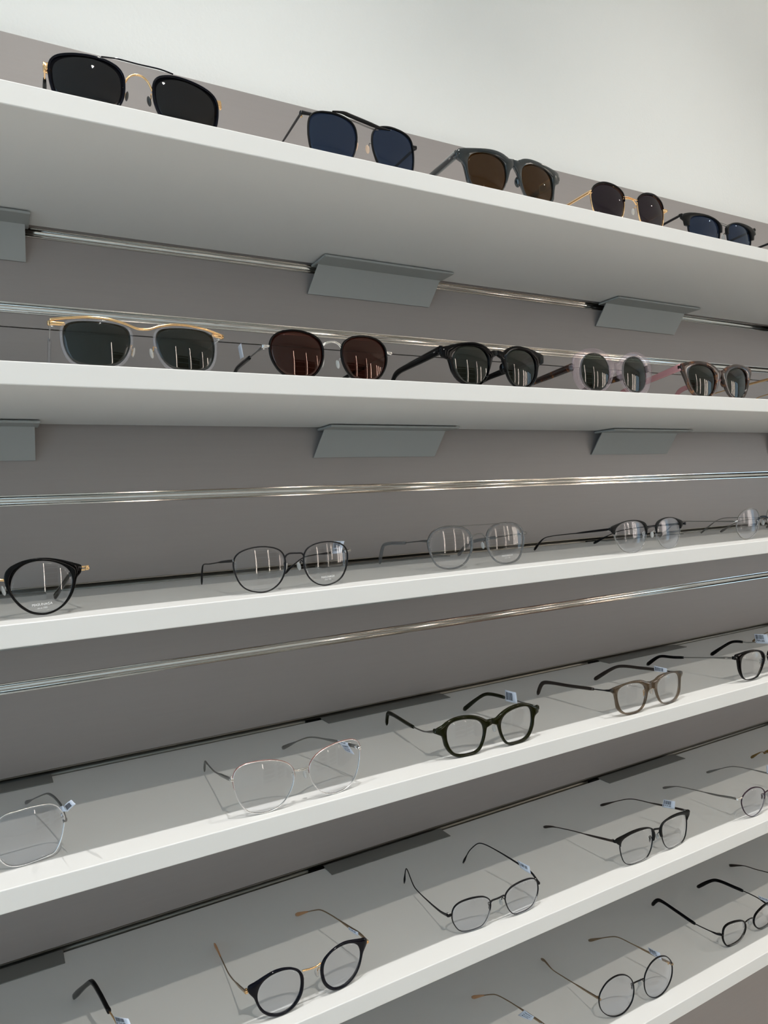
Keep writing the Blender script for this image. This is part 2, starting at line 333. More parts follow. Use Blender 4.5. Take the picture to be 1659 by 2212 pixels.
D['A2']={'s':1,'O':[0.347,0.62,0.3345],'yaw':0.0,'rr':[24.4,24.8,25.2,25.8,26.3,26.9,27.4,27.7,27.6,27.3,26.7,26.1,25.5,25.0,24.6,24.3,24.1,24.0,23.9,24.0,24.1,24.4,24.9,25.5,26.1,26.8,27.5,28.0,28.2,27.9,27.4,26.7,26.1,25.6,25.2,25.0,24.9,24.8,24.9,25.1,25.5,25.9,26.4,26.8,27.1,27.2,27.1,26.7,26.1,25.6,25.1,24.7,24.3,24.0,23.8,23.8,23.7,23.8,24.0,24.1,24.3,24.4,24.5,24.6,24.4,24.2,24.0,23.8,23.7,23.7,23.9,24.1],'cL':[-34.1,25.7],'cR':[34.1,25.7],'TL':[[-65.3,4.3,45.4],[-62.9,44.2,45.4],[-59.6,99.1,45.4],[-58.6,116.1,40.4],[-56.9,144.0,2.5]],'TR':[[63.2,4.0,37.8],[60.8,43.9,34.4],[57.5,98.8,29.8],[56.4,115.8,24.8],[54.8,143.7,2.5]],'bars':{'top':[[-33.9,1.1,51.9],[-23.0,0.5,52.6],[-14.7,0.2,51.2],[0.1,0.0,48.9],[17.0,0.3,46.7],[30.9,1.0,47.1]],'bridge':[[-15.2,0.2,47.6],[-7.9,0.1,46.6],[2.1,0.0,45.0],[10.1,0.1,44.2],[16.9,0.3,44.5]]}}
D['A3']={'s': 1, 'O': [0.5375, 0.62, 0.3345], 'yaw': 0.0, 'rr': [25.5, 25.8, 26.1, 26.5, 26.9, 27.3, 27.5, 27.3, 26.9, 26.3, 25.6, 24.9, 24.3, 23.8, 23.3, 22.9, 22.6, 22.4, 22.3, 22.3, 22.4, 22.7, 23.0, 23.4, 24.0, 24.6, 25.3, 26.0, 26.7, 27.2, 27.5, 27.4, 27.1, 26.6, 26.2, 25.9, 25.6, 25.5, 25.4, 25.3, 25.3, 25.3, 25.2, 25.0, 24.8, 24.5, 24.1, 23.8, 23.4, 23.1, 22.8, 22.5, 22.3, 22.2, 22.2, 22.3, 22.5, 22.6, 22.8, 23.0, 23.1, 23.3, 23.4, 23.7, 23.9, 24.2, 24.4, 24.6, 24.7, 24.9, 25.1, 25.3], 'cL': [-36.3, 26.9], 'cR': [36.3, 26.9], 'TL': [[-74.0, 5.5, 42.4], [-71.6, 45.4, 42.4], [-68.3, 100.3, 42.4], [-67.3, 117.3, 37.4], [-65.6, 145.2, 2.5]], 'TR': [[72.7, 5.3, 41.3], [70.3, 45.2, 37.9], [67.0, 100.1, 33.3], [66.0, 117.1, 28.3], [64.3, 145.0, 2.5]], 'bars': {'bridge': [[-11.1, 0.1, 41.8], [-4.5, 0.0, 45.5], [1.3, 0.0, 45.9], [7.9, 0.1, 45.5], [13.8, 0.2, 42.7]]}, 'out': ['half', [[0.0, 48.4], [-1.4, 48.2], [-7.2, 48.1], [-10.6, 50.7], [-17.4, 53.0], [-26.9, 54.4], [-40.2, 53.5], [-54.4, 51.4], [-69.4, 49.0], [-73.7, 46.8], [-74.6, 37.2], [-70.1, 36.6], [-67.3, 32.4], [-65.5, 26.6], [-64.1, 20.2], [-62.7, 13.9], [-57.6, 5.2], [-48.4, 0.4], [-35.3, 0.8], [-24.3, 5.1], [-15.4, 11.9], [-9.9, 19.5], [-6.5, 28.0], [-4.4, 34.6], [-2.0, 38.8], [0.0, 40.5]]], 'tag': [[[[69.14, 34.32, 45.57], [70.24, 16.01, 46.55], [70.24, 15.96, 34.52], [69.2, 33.37, 34.19]], 'code', '', [-1.0, -0.06, 0]]]}
D['A4']={'s':1,'O':[0.7277,0.62,0.3345],'yaw':0.0,'rr':[26.2,26.5,27.0,27.5,28.1,28.5,28.7,28.5,28.0,27.4,26.8,26.1,25.5,25.0,24.6,24.3,24.1,24.0,24.1,24.2,24.5,24.8,25.2,25.6,26.1,26.6,27.1,27.6,28.1,28.3,28.4,28.2,27.9,27.4,26.9,26.4,26.0,25.7,25.5,25.5,25.5,25.5,25.5,25.5,25.4,25.3,25.2,25.1,24.9,24.7,24.5,24.3,24.1,23.9,23.8,23.8,23.9,24.1,24.3,24.6,25.0,25.4,25.7,26.0,26.0,25.9,25.8,25.6,25.6,25.6,25.7,25.9],'cL':[-38.8,24.2],'cR':[38.8,24.2],'TL':[[-66.0,4.4,35.9],[-63.6,44.3,35.9],[-60.3,99.2,35.9],[-59.3,116.2,30.9],[-57.6,144.1,2.5]],'TR':[[74.2,5.5,35.4],[71.8,45.4,32.0],[68.5,100.3,27.4],[67.5,117.3,22.4],[65.8,145.3,2.5]],'bars':{'top':[[-13.3,0.2,36.4],[-6.1,0.0,37.3],[3.1,0.0,36.9],[12.5,0.2,35.9]],'bridge':[[-13.0,0.2,34.6],[-2.7,0.0,36.2],[5.3,0.0,35.2],[10.2,0.1,30.4]]}}
D['A5']={'s':1,'O':[0.9112,0.62,0.3345],'yaw':0.0,'rr':[29.6,29.9,30.3,30.7,30.8,30.5,29.7,28.5,27.2,25.9,24.7,23.7,22.8,22.1,21.5,21.1,20.7,20.5,20.4,20.5,20.6,20.9,21.3,21.9,22.6,23.6,24.7,26.0,27.5,29.1,30.3,31.0,30.9,30.5,30.0,29.6,29.3,29.0,28.6,28.2,27.7,27.1,26.2,25.2,24.2,23.4,22.6,21.9,21.3,20.8,20.5,20.2,20.1,20.1,20.2,20.4,20.7,21.1,21.7,22.3,23.2,24.1,25.1,26.2,27.3,28.3,28.9,29.3,29.4,29.3,29.3,29.4],'cL':[-38.4,17.2],'cR':[38.4,17.2],'TL':[[-79.8,6.4,34.8],[-77.4,46.3,33.1],[-74.1,101.2,30.8],[-73.1,118.2,25.8],[-71.4,146.1,2.5]],'TR':[[81.6,6.7,38.6],[79.2,46.6,35.2],[75.9,101.5,30.6],[74.9,118.5,25.6],[73.2,146.4,2.5]],'bars':{'bridge':[[-9.4,0.1,32.6],[0.2,0.0,31.9],[11.6,0.1,30.8]]},'out':['open',[[-4.6,19.1],[-4.0,28.1],[-7.6,31.4],[-10.6,34.2],[-19.7,37.6],[-31.0,40.5],[-47.9,41.4],[-66.4,40.3],[-80.9,37.4],[-83.6,31.3],[-78.0,29.2],[-75.6,21.7],[-68.3,21.4]]]}
D['A6']={'s':1,'O':[1.1264,0.62,0.3345],'yaw':0.0,'rr':[26.2,26.5,27.0,27.5,28.1,28.5,28.7,28.5,28.0,27.4,26.8,26.1,25.5,25.0,24.6,24.3,24.1,24.0,24.1,24.2,24.5,24.8,25.2,25.6,26.1,26.6,27.1,27.6,28.1,28.3,28.4,28.2,27.9,27.4,26.9,26.4,26.0,25.7,25.5,25.5,25.5,25.5,25.5,25.5,25.4,25.3,25.2,25.1,24.9,24.7,24.5,24.3,24.1,23.9,23.8,23.8,23.9,24.1,24.3,24.6,25.0,25.4,25.7,26.0,26.0,25.9,25.8,25.6,25.6,25.6,25.7,25.9],'cL':[-38.8,24.2],'cR':[38.8,24.2],'TL':[[-66.0,4.4,35.9],[-63.6,44.3,35.9],[-60.3,99.2,35.9],[-59.3,116.2,30.9],[-57.6,144.1,2.5]],'TR':[[66.0,4.4,35.9],[63.6,44.3,35.9],[60.3,99.2,35.9],[59.3,116.2,30.9],[57.6,144.1,2.5]],'bars':{'top':[[-13.3,0.2,36.4],[-6.1,0.0,37.3],[3.1,0.0,36.9],[12.5,0.2,35.9]],'bridge':[[-13.0,0.2,34.6],[-2.7,0.0,36.2],[5.3,0.0,35.2],[10.2,0.1,30.4]]}}
D['B1']={'s':2,'O':[0.1231,0.62,0.1224],'yaw':0.0,'rr':[24.8,25.3,26.0,26.7,27.4,28.0,28.3,28.0,27.1,25.7,24.4,23.2,22.2,21.4,20.8,20.3,20.0,19.9,19.8,19.9,20.2,20.6,21.1,21.8,22.7,23.8,25.1,26.5,27.7,28.5,28.6,28.1,27.4,26.8,26.2,25.7,25.4,25.1,24.9,24.8,24.8,24.7,24.7,24.6,24.4,23.9,23.2,22.5,21.9,21.3,20.8,20.4,20.1,19.9,19.9,19.9,20.1,20.3,20.6,21.0,21.4,21.8,22.2,22.5,22.7,22.8,23.0,23.1,23.3,23.5,23.8,24.3],'cL':[-36.2,19.9],'cR':[36.2,19.9],'TL':[[-70.9,5.0,37.2],[-68.5,44.9,34.7],[-65.2,99.9,31.2],[-64.2,116.8,26.2],[-62.5,144.8,2.5]],'TR':[[69.4,4.8,36.3],[67.0,44.7,33.0],[63.7,99.6,28.3],[62.7,116.6,23.3],[61.0,144.6,2.5]],'bars':{'top':[[-71.0,5.0,39.7],[-57.9,3.4,41.5],[-42.3,1.8,43.1],[-27.4,0.7,42.6],[-14.4,0.2,39.6],[-4.5,0.0,36.2],[4.6,0.0,36.4],[12.9,0.2,39.4],[24.9,0.6,42.0],[37.1,1.4,42.6],[53.3,2.8,40.9],[69.4,4.8,37.0]]}}
D['B2']={'s': 2, 'O': [0.2998, 0.62, 0.1224], 'yaw': 0.0, 'rr': [25.2, 25.6, 26.0, 26.5, 27.0, 27.4, 27.5, 27.4, 27.0, 26.4, 25.9, 25.3, 24.8, 24.3, 23.9, 23.6, 23.4, 23.3, 23.3, 23.4, 23.7, 24.0, 24.4, 24.9, 25.5, 26.1, 26.7, 27.2, 27.6, 27.8, 27.8, 27.5, 27.0, 26.4, 25.9, 25.4, 24.9, 24.5, 24.2, 23.9, 23.7, 23.5, 23.4, 23.5, 23.5, 23.6, 23.6, 23.5, 23.4, 23.2, 23.1, 23.0, 23.0, 23.0, 23.1, 23.2, 23.4, 23.6, 23.8, 24.0, 24.3, 24.5, 24.5, 24.5, 24.4, 24.3, 24.3, 24.3, 24.4, 24.5, 24.7, 24.9], 'cL': [-36.2, 22.3], 'cR': [36.2, 22.3], 'TL': [[-68.1, 4.6, 30.3], [-65.7, 44.6, 29.9], [-62.4, 99.5, 29.3], [-61.4, 116.4, 24.3], [-59.8, 144.4, 2.5]], 'TR': [[68.0, 4.6, 32.1], [65.6, 44.6, 28.7], [62.3, 99.5, 24.1], [61.3, 116.4, 19.1], [59.6, 144.4, 2.5]], 'bars': {'bridge': [[-10.6, 0.1, 32.1], [-7.0, 0.0, 35.6], [-1.5, 0.0, 37.6], [4.0, 0.0, 37.5], [7.6, 0.1, 35.5], [10.3, 0.1, 31.6]], 'top': [[-10.5, 0.1, 34.3], [-6.4, 0.0, 37.0], [-1.4, 0.0, 38.5], [4.1, 0.0, 38.6], [8.3, 0.1, 36.7], [11.1, 0.1, 34.1]]}, 'tag': [[[[-64.93, 88.22, 47.69], [-65.72, 75.01, 49.05], [-66.15, 67.78, 33.37], [-65.34, 81.25, 33.85]], 'blank', '', [-1.0, 0.06, 0]]]}
D['B3']={'s':2,'O':[0.5015,0.62,0.1224],'yaw':0.0,'rr':[23.1,23.3,23.6,24.0,24.3,24.6,24.7,24.7,24.5,24.2,23.9,23.5,23.1,22.6,22.2,21.9,21.6,21.4,21.3,21.3,21.5,21.7,22.0,22.4,22.8,23.2,23.6,23.9,24.1,24.3,24.4,24.3,24.1,23.8,23.4,23.1,22.8,22.6,22.4,22.2,22.0,21.8,21.7,21.5,21.3,21.2,21.1,21.0,20.9,20.8,20.8,20.8,20.9,21.0,21.1,21.2,21.4,21.6,21.8,22.0,22.2,22.3,22.4,22.5,22.6,22.6,22.7,22.7,22.8,22.9,22.9,23.0],'cL':[-35.1,24.8],'cR':[35.1,24.8],'TL':[[-71.0,5.0,40.0],[-68.6,45.0,38.4],[-65.3,99.9,36.1],[-64.3,116.8,31.1],[-62.6,144.8,2.5]],'TR':[[66.8,4.5,40.2],[64.4,44.4,36.9],[61.1,99.3,32.2],[60.1,116.3,27.2],[58.4,144.2,2.5]],'bars':{'bridge':[[-9.9,0.1,39.8],[-3.6,0.0,40.4],[2.8,0.0,40.6],[10.9,0.1,38.5]]},'out':['half',[[0.0,42.5],[-5.9,42.2],[-8.6,41.1],[-12.0,44.3],[-18.7,48.1],[-27.6,50.0],[-36.4,50.0],[-46.5,48.4],[-56.4,46.4],[-66.1,43.9],[-72.1,42.1],[-72.7,33.5],[-67.8,32.6],[-64.5,30.5],[-62.4,23.8],[-60.1,16.5],[-55.6,9.3],[-50.3,4.3],[-42.0,1.3],[-31.8,1.5],[-22.6,5.1],[-15.4,12.5],[-10.2,20.9],[-7.8,28.6],[-5.5,34.7],[-1.4,36.7],[0.0,36.9]]]}
D['B4']={'s':2,'O':[0.6871,0.62,0.1224],'yaw':0.0,'rr':[22.9,22.9,23.1,23.3,23.6,23.8,23.9,23.9,23.8,23.6,23.4,23.2,23.0,22.8,22.7,22.6,22.5,22.5,22.6,22.6,22.7,22.9,23.0,23.2,23.4,23.6,23.7,23.7,23.7,23.6,23.5,23.4,23.3,23.2,23.1,23.0,22.9,23.0,23.1,23.2,23.3,23.4,23.4,23.4,23.3,23.3,23.2,23.1,23.0,22.9,22.8,22.7,22.6,22.6,22.5,22.4,22.5,22.6,22.7,22.8,22.9,23.0,23.1,23.1,23.2,23.2,23.2,23.2,23.1,23.1,23.0,22.9],'cL':[-34.4,26.9],'cR':[34.4,26.9],'TL':[[-68.3,4.7,31.6],[-65.9,44.6,28.7],[-62.6,99.5,24.7],[-61.6,116.5,19.7],[-59.9,144.4,2.5]],'TR':[[63.9,4.1,36.1],[61.5,44.0,32.7],[58.2,98.9,28.1],[57.2,115.9,23.1],[55.5,143.8,2.5]],'bars':{'bridge':[[-8.6,0.1,35.5],[0.2,0.0,36.4],[11.6,0.1,35.8]]},'out':['half',[[0.0,40.4],[-2.2,39.8],[-7.2,41.4],[-12.2,47.1],[-20.3,52.9],[-32.5,55.7],[-44.4,55.1],[-56.1,52.0],[-64.8,45.5],[-69.6,35.4],[-70.3,24.7],[-67.9,15.6],[-62.4,6.5],[-51.4,-0.3],[-37.9,-2.3],[-23.5,1.2],[-13.6,7.7],[-6.9,17.4],[-2.6,27.1],[0.0,31.7],[0.0,32.6]]]}
D['B5']={'s':2,'O':[0.8902,0.62,0.1224],'yaw':0.0,'rr':[26.1,26.4,26.7,26.8,26.8,26.7,26.3,25.8,25.1,24.4,23.6,23.0,22.5,22.1,21.8,21.6,21.4,21.4,21.5,21.7,22.0,22.4,22.9,23.5,24.2,24.9,25.8,26.7,27.6,28.2,28.6,28.5,27.9,27.2,26.4,25.7,25.0,24.4,23.9,23.5,23.1,22.8,22.6,22.4,22.3,22.1,22.0,22.0,21.8,21.7,21.6,21.4,21.3,21.2,21.2,21.3,21.5,21.8,22.2,22.6,23.0,23.4,23.8,24.1,24.4,24.6,24.7,24.8,24.9,25.1,25.4,25.8],'cL':[-37.8,24.6],'cR':[37.8,24.6],'TL':[[-74.2,5.5,42.2],[-71.8,45.4,36.4],[-68.6,100.3,28.2],[-67.5,117.3,23.2],[-65.9,145.3,2.5]],'TR':[[70.8,5.0,45.2],[68.4,44.9,41.9],[65.1,99.8,37.2],[64.1,116.8,32.2],[62.4,144.8,2.5]],'bars':{'bridge':[[-8.3,0.1,37.6],[1.2,0.0,37.6],[14.0,0.2,37.0]]},'out':['half',[[0.0,39.7],[-4.1,40.1],[-11.9,44.5],[-21.9,49.3],[-36.7,51.4],[-51.0,51.0],[-64.7,48.8],[-75.1,46.0],[-75.7,39.6],[-72.3,31.2],[-66.8,19.3],[-58.2,6.6],[-49.4,-0.1],[-30.2,-1.0],[-14.5,5.0],[-7.1,15.7],[-3.7,26.4],[-1.1,32.2],[0.0,33.4]]]}
D['B6']={'s':2,'O':[1.0838,0.62,0.1224],'yaw':0.0,'rr':[25.2,25.6,26.0,26.5,27.0,27.4,27.5,27.4,27.0,26.4,25.9,25.3,24.8,24.3,23.9,23.6,23.4,23.3,23.3,23.4,23.7,24.0,24.4,24.9,25.5,26.1,26.7,27.2,27.6,27.8,27.8,27.5,27.0,26.4,25.9,25.4,24.9,24.5,24.2,23.9,23.7,23.5,23.4,23.5,23.5,23.6,23.6,23.5,23.4,23.2,23.1,23.0,23.0,23.0,23.1,23.2,23.4,23.6,23.8,24.0,24.3,24.5,24.5,24.5,24.4,24.3,24.3,24.3,24.4,24.5,24.7,24.9],'cL':[-36.2,22.3],'cR':[36.2,22.3],'TL':[[-68.1,4.6,36.0],[-65.7,44.6,33.5],[-62.4,99.5,30.1],[-61.4,116.4,25.1],[-59.8,144.4,2.5]],'TR':[[68.1,4.6,36.0],[65.7,44.6,33.5],[62.4,99.5,30.1],[61.4,116.4,25.1],[59.8,144.4,2.5]],'bars':{'bridge':[[-10.6,0.1,32.1],[-7.0,0.0,35.6],[-1.5,0.0,37.6],[4.0,0.0,37.5],[7.6,0.1,35.5],[10.3,0.1,31.6]],'top':[[-10.5,0.1,34.3],[-6.4,0.0,37.0],[-1.4,0.0,38.5],[4.1,0.0,38.6],[8.3,0.1,36.7],[11.1,0.1,34.1]]}}
D['C1']={'s': 3, 'O': [0.004, 0.6254, -0.0755], 'yaw': 0.0, 'rr': [22.5, 22.7, 22.8, 22.9, 23.0, 23.1, 23.1, 23.1, 23.1, 22.9, 22.8, 22.6, 22.4, 22.1, 21.9, 21.6, 21.5, 21.3, 21.2, 21.2, 21.2, 21.3, 21.4, 21.6, 21.8, 22.1, 22.4, 22.7, 23.0, 23.3, 23.4, 23.5, 23.4, 23.2, 22.9, 22.6, 22.3, 22.0, 21.7, 21.5, 21.4, 21.3, 21.3, 21.3, 21.3, 21.4, 21.4, 21.4, 21.4, 21.4, 21.4, 21.4, 21.3, 21.3, 21.2, 21.1, 21.0, 20.9, 20.8, 20.7, 20.5, 20.3, 20.2, 20.2, 20.2, 20.3, 20.4, 20.7, 21.0, 21.4, 21.9, 22.3], 'cL': [-32.5, 23.6], 'cR': [32.5, 23.6], 'TL': [[-67.1, 4.5, 36.0], [-60.9, 50.1, 32.0], [-50.2, 128.1, 2.2]], 'TR': [[67.1, 4.5, 36.0], [60.9, 50.1, 32.0], [50.2, 128.1, 2.2]], 'bars': {'bridge': [[-10.5, 0, 29.6], [-5.8, 0, 31.6], [0, 0, 32.2], [5.8, 0, 31.6], [10.5, 0, 29.6]]}, 'text': [[24.4, 9.1, 39.2, 9.6, 'MASUNAGA', 1], [28.1, 6.6, 35.4, 6.9, 'since 1905', 1]], 'out': ['closed', [[-5.0, 37.2], [-8.2, 40.0], [-13.8, 43.9], [-21.7, 46.7], [-31.3, 47.4], [-39.4, 46.6], [-47.6, 44.7], [-55.0, 41.6], [-62.1, 39.0], [-62.9, 37.5], [-62.4, 32.7], [-59.2, 29.1], [-57.8, 23.6], [-56.3, 17.3], [-52.6, 10.5], [-46.4, 4.8], [-38.8, 1.3], [-31.4, 0.2], [-23.5, 2.3], [-16.7, 7.1], [-11.5, 13.4], [-8.7, 19.8], [-7.1, 26.1], [-5.0, 30.7], [-4.2, 33.4], [-4.3, 36.4]]]}
D['C2']={'s': 3, 'O': [0.2517, 0.6245, -0.0755], 'yaw': 0.0349, 'rr': [23.9, 24.2, 24.5, 24.9, 25.3, 25.5, 25.6, 25.4, 25.0, 24.3, 23.6, 22.9, 22.3, 21.7, 21.3, 21.0, 20.7, 20.6, 20.5, 20.6, 20.7, 21.0, 21.3, 21.7, 22.3, 22.9, 23.6, 24.4, 25.1, 25.6, 25.9, 25.8, 25.5, 25.0, 24.5, 24.0, 23.5, 23.0, 22.7, 22.4, 22.3, 22.1, 22.0, 21.9, 21.8, 21.6, 21.4, 21.1, 20.9, 20.7, 20.5, 20.4, 20.4, 20.4, 20.5, 20.6, 20.7, 20.9, 21.0, 21.2, 21.4, 21.5, 21.7, 21.9, 22.1, 22.3, 22.5, 22.7, 22.9, 23.1, 23.4, 23.6], 'cL': [-34.0, 21.8], 'cR': [34.0, 21.8], 'TL': [[-57.7, 3.3, 31.8], [-56.6, 41.3, 29.0], [-55.4, 83.3, 25.0], [-54.7, 109.3, 22.0], [-54.5, 117.5, 2.2]], 'TR': [[61.8, 3.8, 32.2], [59.3, 39.7, 29.0], [55.1, 99.6, 22.0], [51.8, 146.9, 2.2]], 'bars': {'bridge': [[-9.7, 0.1, 30.1], [-8.2, 0.1, 32.9], [-4.7, 0.0, 34.5], [2.7, 0.0, 34.3], [7.9, 0.1, 33.7], [10.6, 0.1, 30.3]]}, 'text': [[26.6, 8.0, 41.3, 8.4, 'MASUNAGA', 1], [30.2, 6.0, 37.3, 6.0, 'since 1905', 1]], 'tag': [[[[58.13, 30.36, 41.3], [59.55, 9.92, 41.57], [59.07, 16.77, 29.45], [57.77, 35.5, 27.94]], 'price', '$ 769.00', [-1.0, -0.07, 0]]]}
D['C3']={'s': 3, 'O': [0.4864, 0.6477, -0.0755], 'yaw': -0.0873, 'rr': [25.5, 25.8, 26.1, 26.5, 26.9, 27.3, 27.4, 27.4, 27.1, 26.6, 26.0, 25.3, 24.6, 23.9, 23.4, 23.0, 22.7, 22.5, 22.5, 22.6, 22.7, 23.0, 23.4, 23.9, 24.5, 25.2, 25.8, 26.3, 26.8, 27.1, 27.2, 27.1, 26.8, 26.5, 26.1, 25.6, 25.2, 24.8, 24.5, 24.3, 24.2, 24.2, 24.3, 24.5, 24.7, 24.7, 24.6, 24.3, 23.9, 23.5, 23.1, 22.8, 22.6, 22.4, 22.4, 22.4, 22.5, 22.7, 22.9, 23.1, 23.3, 23.6, 23.7, 23.9, 24.0, 24.1, 24.2, 24.3, 24.5, 24.7, 24.9, 25.2], 'cL': [-36.7, 24.3], 'cR': [36.7, 24.3], 'TL': [[-63.4, 4.0, 33.3], [-64.1, 19.0, 33.0], [-66.0, 60.0, 30.0], [-68.4, 111.9, 26.0], [-69.1, 126.9, 2.2]], 'TR': [[66.8, 4.5, 34.3], [65.5, 37.4, 31.0], [62.2, 119.4, 21.0], [60.8, 154.3, 2.2]], 'bars': {'top': [[-38.7, 1.5, 47.4], [-30.4, 0.9, 47.8], [-16.3, 0.3, 47.8], [5.7, 0.0, 47.9], [28.9, 0.8, 48.0], [37.7, 1.4, 47.6]], 'bridge': [[-11.3, 0.1, 33.2], [-7.5, 0.1, 36.0], [-0.8, 0.0, 37.6], [5.1, 0.0, 36.7], [10.8, 0.1, 31.4]]}, 'text': [[28.7, 9.3, 44.1, 9.8, 'MASUNAGA', 1], [32.8, 7.2, 40.5, 7.5, 'since 1905', 1]]}
D['C4']={'s':3,'O':[0.7419,0.6235,-0.0755],'yaw':0.0524,'rr':[27.4,27.6,27.8,27.7,27.5,27.2,26.8,26.2,25.4,24.5,23.6,22.8,22.1,21.5,21.0,20.5,20.2,20.1,20.0,20.0,20.2,20.5,20.9,21.4,22.0,22.7,23.6,24.4,25.4,26.3,27.3,28.0,28.4,28.3,27.8,27.1,26.4,25.7,24.9,24.3,23.7,23.2,22.8,22.4,22.1,21.7,21.3,20.9,20.5,20.2,20.0,19.8,19.7,19.6,19.6,19.7,19.9,20.2,20.5,20.9,21.3,21.8,22.3,22.8,23.3,23.8,24.3,24.8,25.3,25.9,26.4,26.9],'cL':[-38.1,20.8],'cR':[38.1,20.8],'TL':[[-72.2,5.2,32.1],[-69.5,57.1,27.0],[-66.3,121.1,20.0],[-65.1,145.3,2.2]],'TR':[[81.0,6.6,30.9],[75.1,63.3,27.0],[70.2,111.0,20.0],[65.8,152.9,2.2]],'bars':{'bridge':[[-10.3,0.1,27.5],[-5.0,0.0,30.4],[3.9,0.0,31.4],[12.4,0.2,29.9]]},'out':['open',[[-9.6,21.2],[-7.2,31.1],[-11.1,37.3],[-19.2,41.1],[-34.3,42.5],[-47.1,41.7],[-59.5,38.7],[-71.9,35.7],[-72.9,30.3],[-67.9,26.0],[-64.7,24.3]]]}
D['C5']={'s':3,'O':[0.9949,0.6339,-0.0755],'yaw':0.0,'rr':[23.5,24.2,24.9,25.6,26.1,26.5,26.7,26.8,26.8,26.6,26.1,25.4,24.7,24.0,23.4,22.8,22.3,21.9,21.4,21.1,20.8,20.7,20.6,20.6,20.7,20.8,21.0,21.2,21.5,21.8,22.0,22.3,22.5,22.9,23.3,23.8,24.3,24.7,25.1,25.3,25.4,25.4,25.2,25.0,24.8,24.7,24.5,24.3,24.0,23.6,23.2,22.8,22.4,22.0,21.6,21.2,20.8,20.5,20.2,20.0,19.9,19.8,19.8,19.8,20.0,20.2,20.4,20.8,21.2,21.7,22.2,22.8],'cL':[-34.0,22.8],'cR':[34.0,22.8],'TL':[[-59.4,3.5,27.4],[-57.0,43.5,27.4],[-53.7,98.4,27.4],[-52.7,115.3,22.4],[-51.0,143.3,2.5]],'TR':[[59.4,3.5,27.4],[57.0,43.5,27.4],[53.7,98.4,27.4],[52.7,115.3,22.4],[51.0,143.3,2.5]],'bars':{'bridge':[[-11.0,0,28.8],[-6.0,0,30.8],[0,0,31.4],[6.0,0,30.8],[11.0,0,28.8]]}}
D['C6']={'s':3,'O':[1.1441,0.62,-0.0755],'yaw':0.0,'rr':[27.4,27.6,27.8,27.7,27.5,27.2,26.8,26.2,25.4,24.5,23.6,22.8,22.1,21.5,21.0,20.5,20.2,20.1,20.0,20.0,20.2,20.5,20.9,21.4,22.0,22.7,23.6,24.4,25.4,26.3,27.3,28.0,28.4,28.3,27.8,27.1,26.4,25.7,24.9,24.3,23.7,23.2,22.8,22.4,22.1,21.7,21.3,20.9,20.5,20.2,20.0,19.8,19.7,19.6,19.6,19.7,19.9,20.2,20.5,20.9,21.3,21.8,22.3,22.8,23.3,23.8,24.3,24.8,25.3,25.9,26.4,26.9],'cL':[-38.1,20.8],'cR':[38.1,20.8],'TL':[[-72.2,5.2,30.0],[-69.8,45.1,26.6],[-66.5,100.0,22.0],[-65.4,117.0,17.0],[-63.8,145.0,2.5]],'TR':[[72.2,5.2,30.0],[69.8,45.1,26.6],[66.5,100.0,22.0],[65.4,117.0,17.0],[63.8,145.0,2.5]],'bars':{'bridge':[[-10.3,0.1,27.5],[-5.0,0.0,30.4],[3.9,0.0,31.4],[12.4,0.2,29.9]]}}
D['D1']={'s': 4, 'O': [-0.0146, 0.6318, -0.2713], 'yaw': 0.0, 'rr': [24.4, 24.6, 25.0, 25.5, 26.1, 26.9, 27.6, 28.0, 28.2, 27.9, 27.1, 25.9, 24.6, 23.6, 22.9, 22.4, 22.1, 21.9, 21.9, 21.9, 22.1, 22.5, 23.0, 23.7, 24.5, 25.3, 25.9, 26.2, 26.3, 26.2, 26.2, 26.0, 25.7, 25.3, 24.9, 24.4, 23.9, 23.5, 23.3, 23.2, 23.3, 23.4, 23.6, 23.9, 24.2, 24.5, 24.5, 24.1, 23.2, 22.4, 21.9, 21.5, 21.3, 21.3, 21.4, 21.7, 22.1, 22.6, 23.1, 23.7, 24.3, 24.8, 25.2, 25.5, 25.5, 25.5, 25.3, 25.0, 24.7, 24.4, 24.3, 24.3], 'cL': [-33.9, 22.6], 'cR': [33.9, 22.6], 'TL': [[-59.5, 3.5, 27.2], [-58.6, 8.5, 32.0], [-57.3, 15.3, 36.0], [-53.4, 36.0, 37.0], [-49.1, 58.6, 33.0], [-34.6, 134.8, 2.2]], 'TR': [[59.5, 3.5, 27.2], [58.6, 8.5, 32.0], [57.3, 15.3, 36.0], [53.4, 36.0, 37.0], [49.1, 58.6, 33.0], [34.6, 134.8, 2.2]], 'bars': {'bridge': [[-10.0, 0, 28.6], [-5.5, 0, 30.6], [0, 0, 31.2], [5.5, 0, 30.6], [10.0, 0, 28.6]]}, 'tag': [[[[58.66, -1.59, 41.1], [62.6, -22.31, 51.9], [64.65, -33.1, 51.67], [60.21, -9.71, 38.28]], 'code', '', [-0.98, -0.19, 0]], [[[55.71, 13.92, 34.94], [58.08, 1.49, 40.18], [60.04, -8.82, 38.59], [57.5, 4.5, 34.21]], 'blank', '', [-0.98, -0.19, 0]]]}
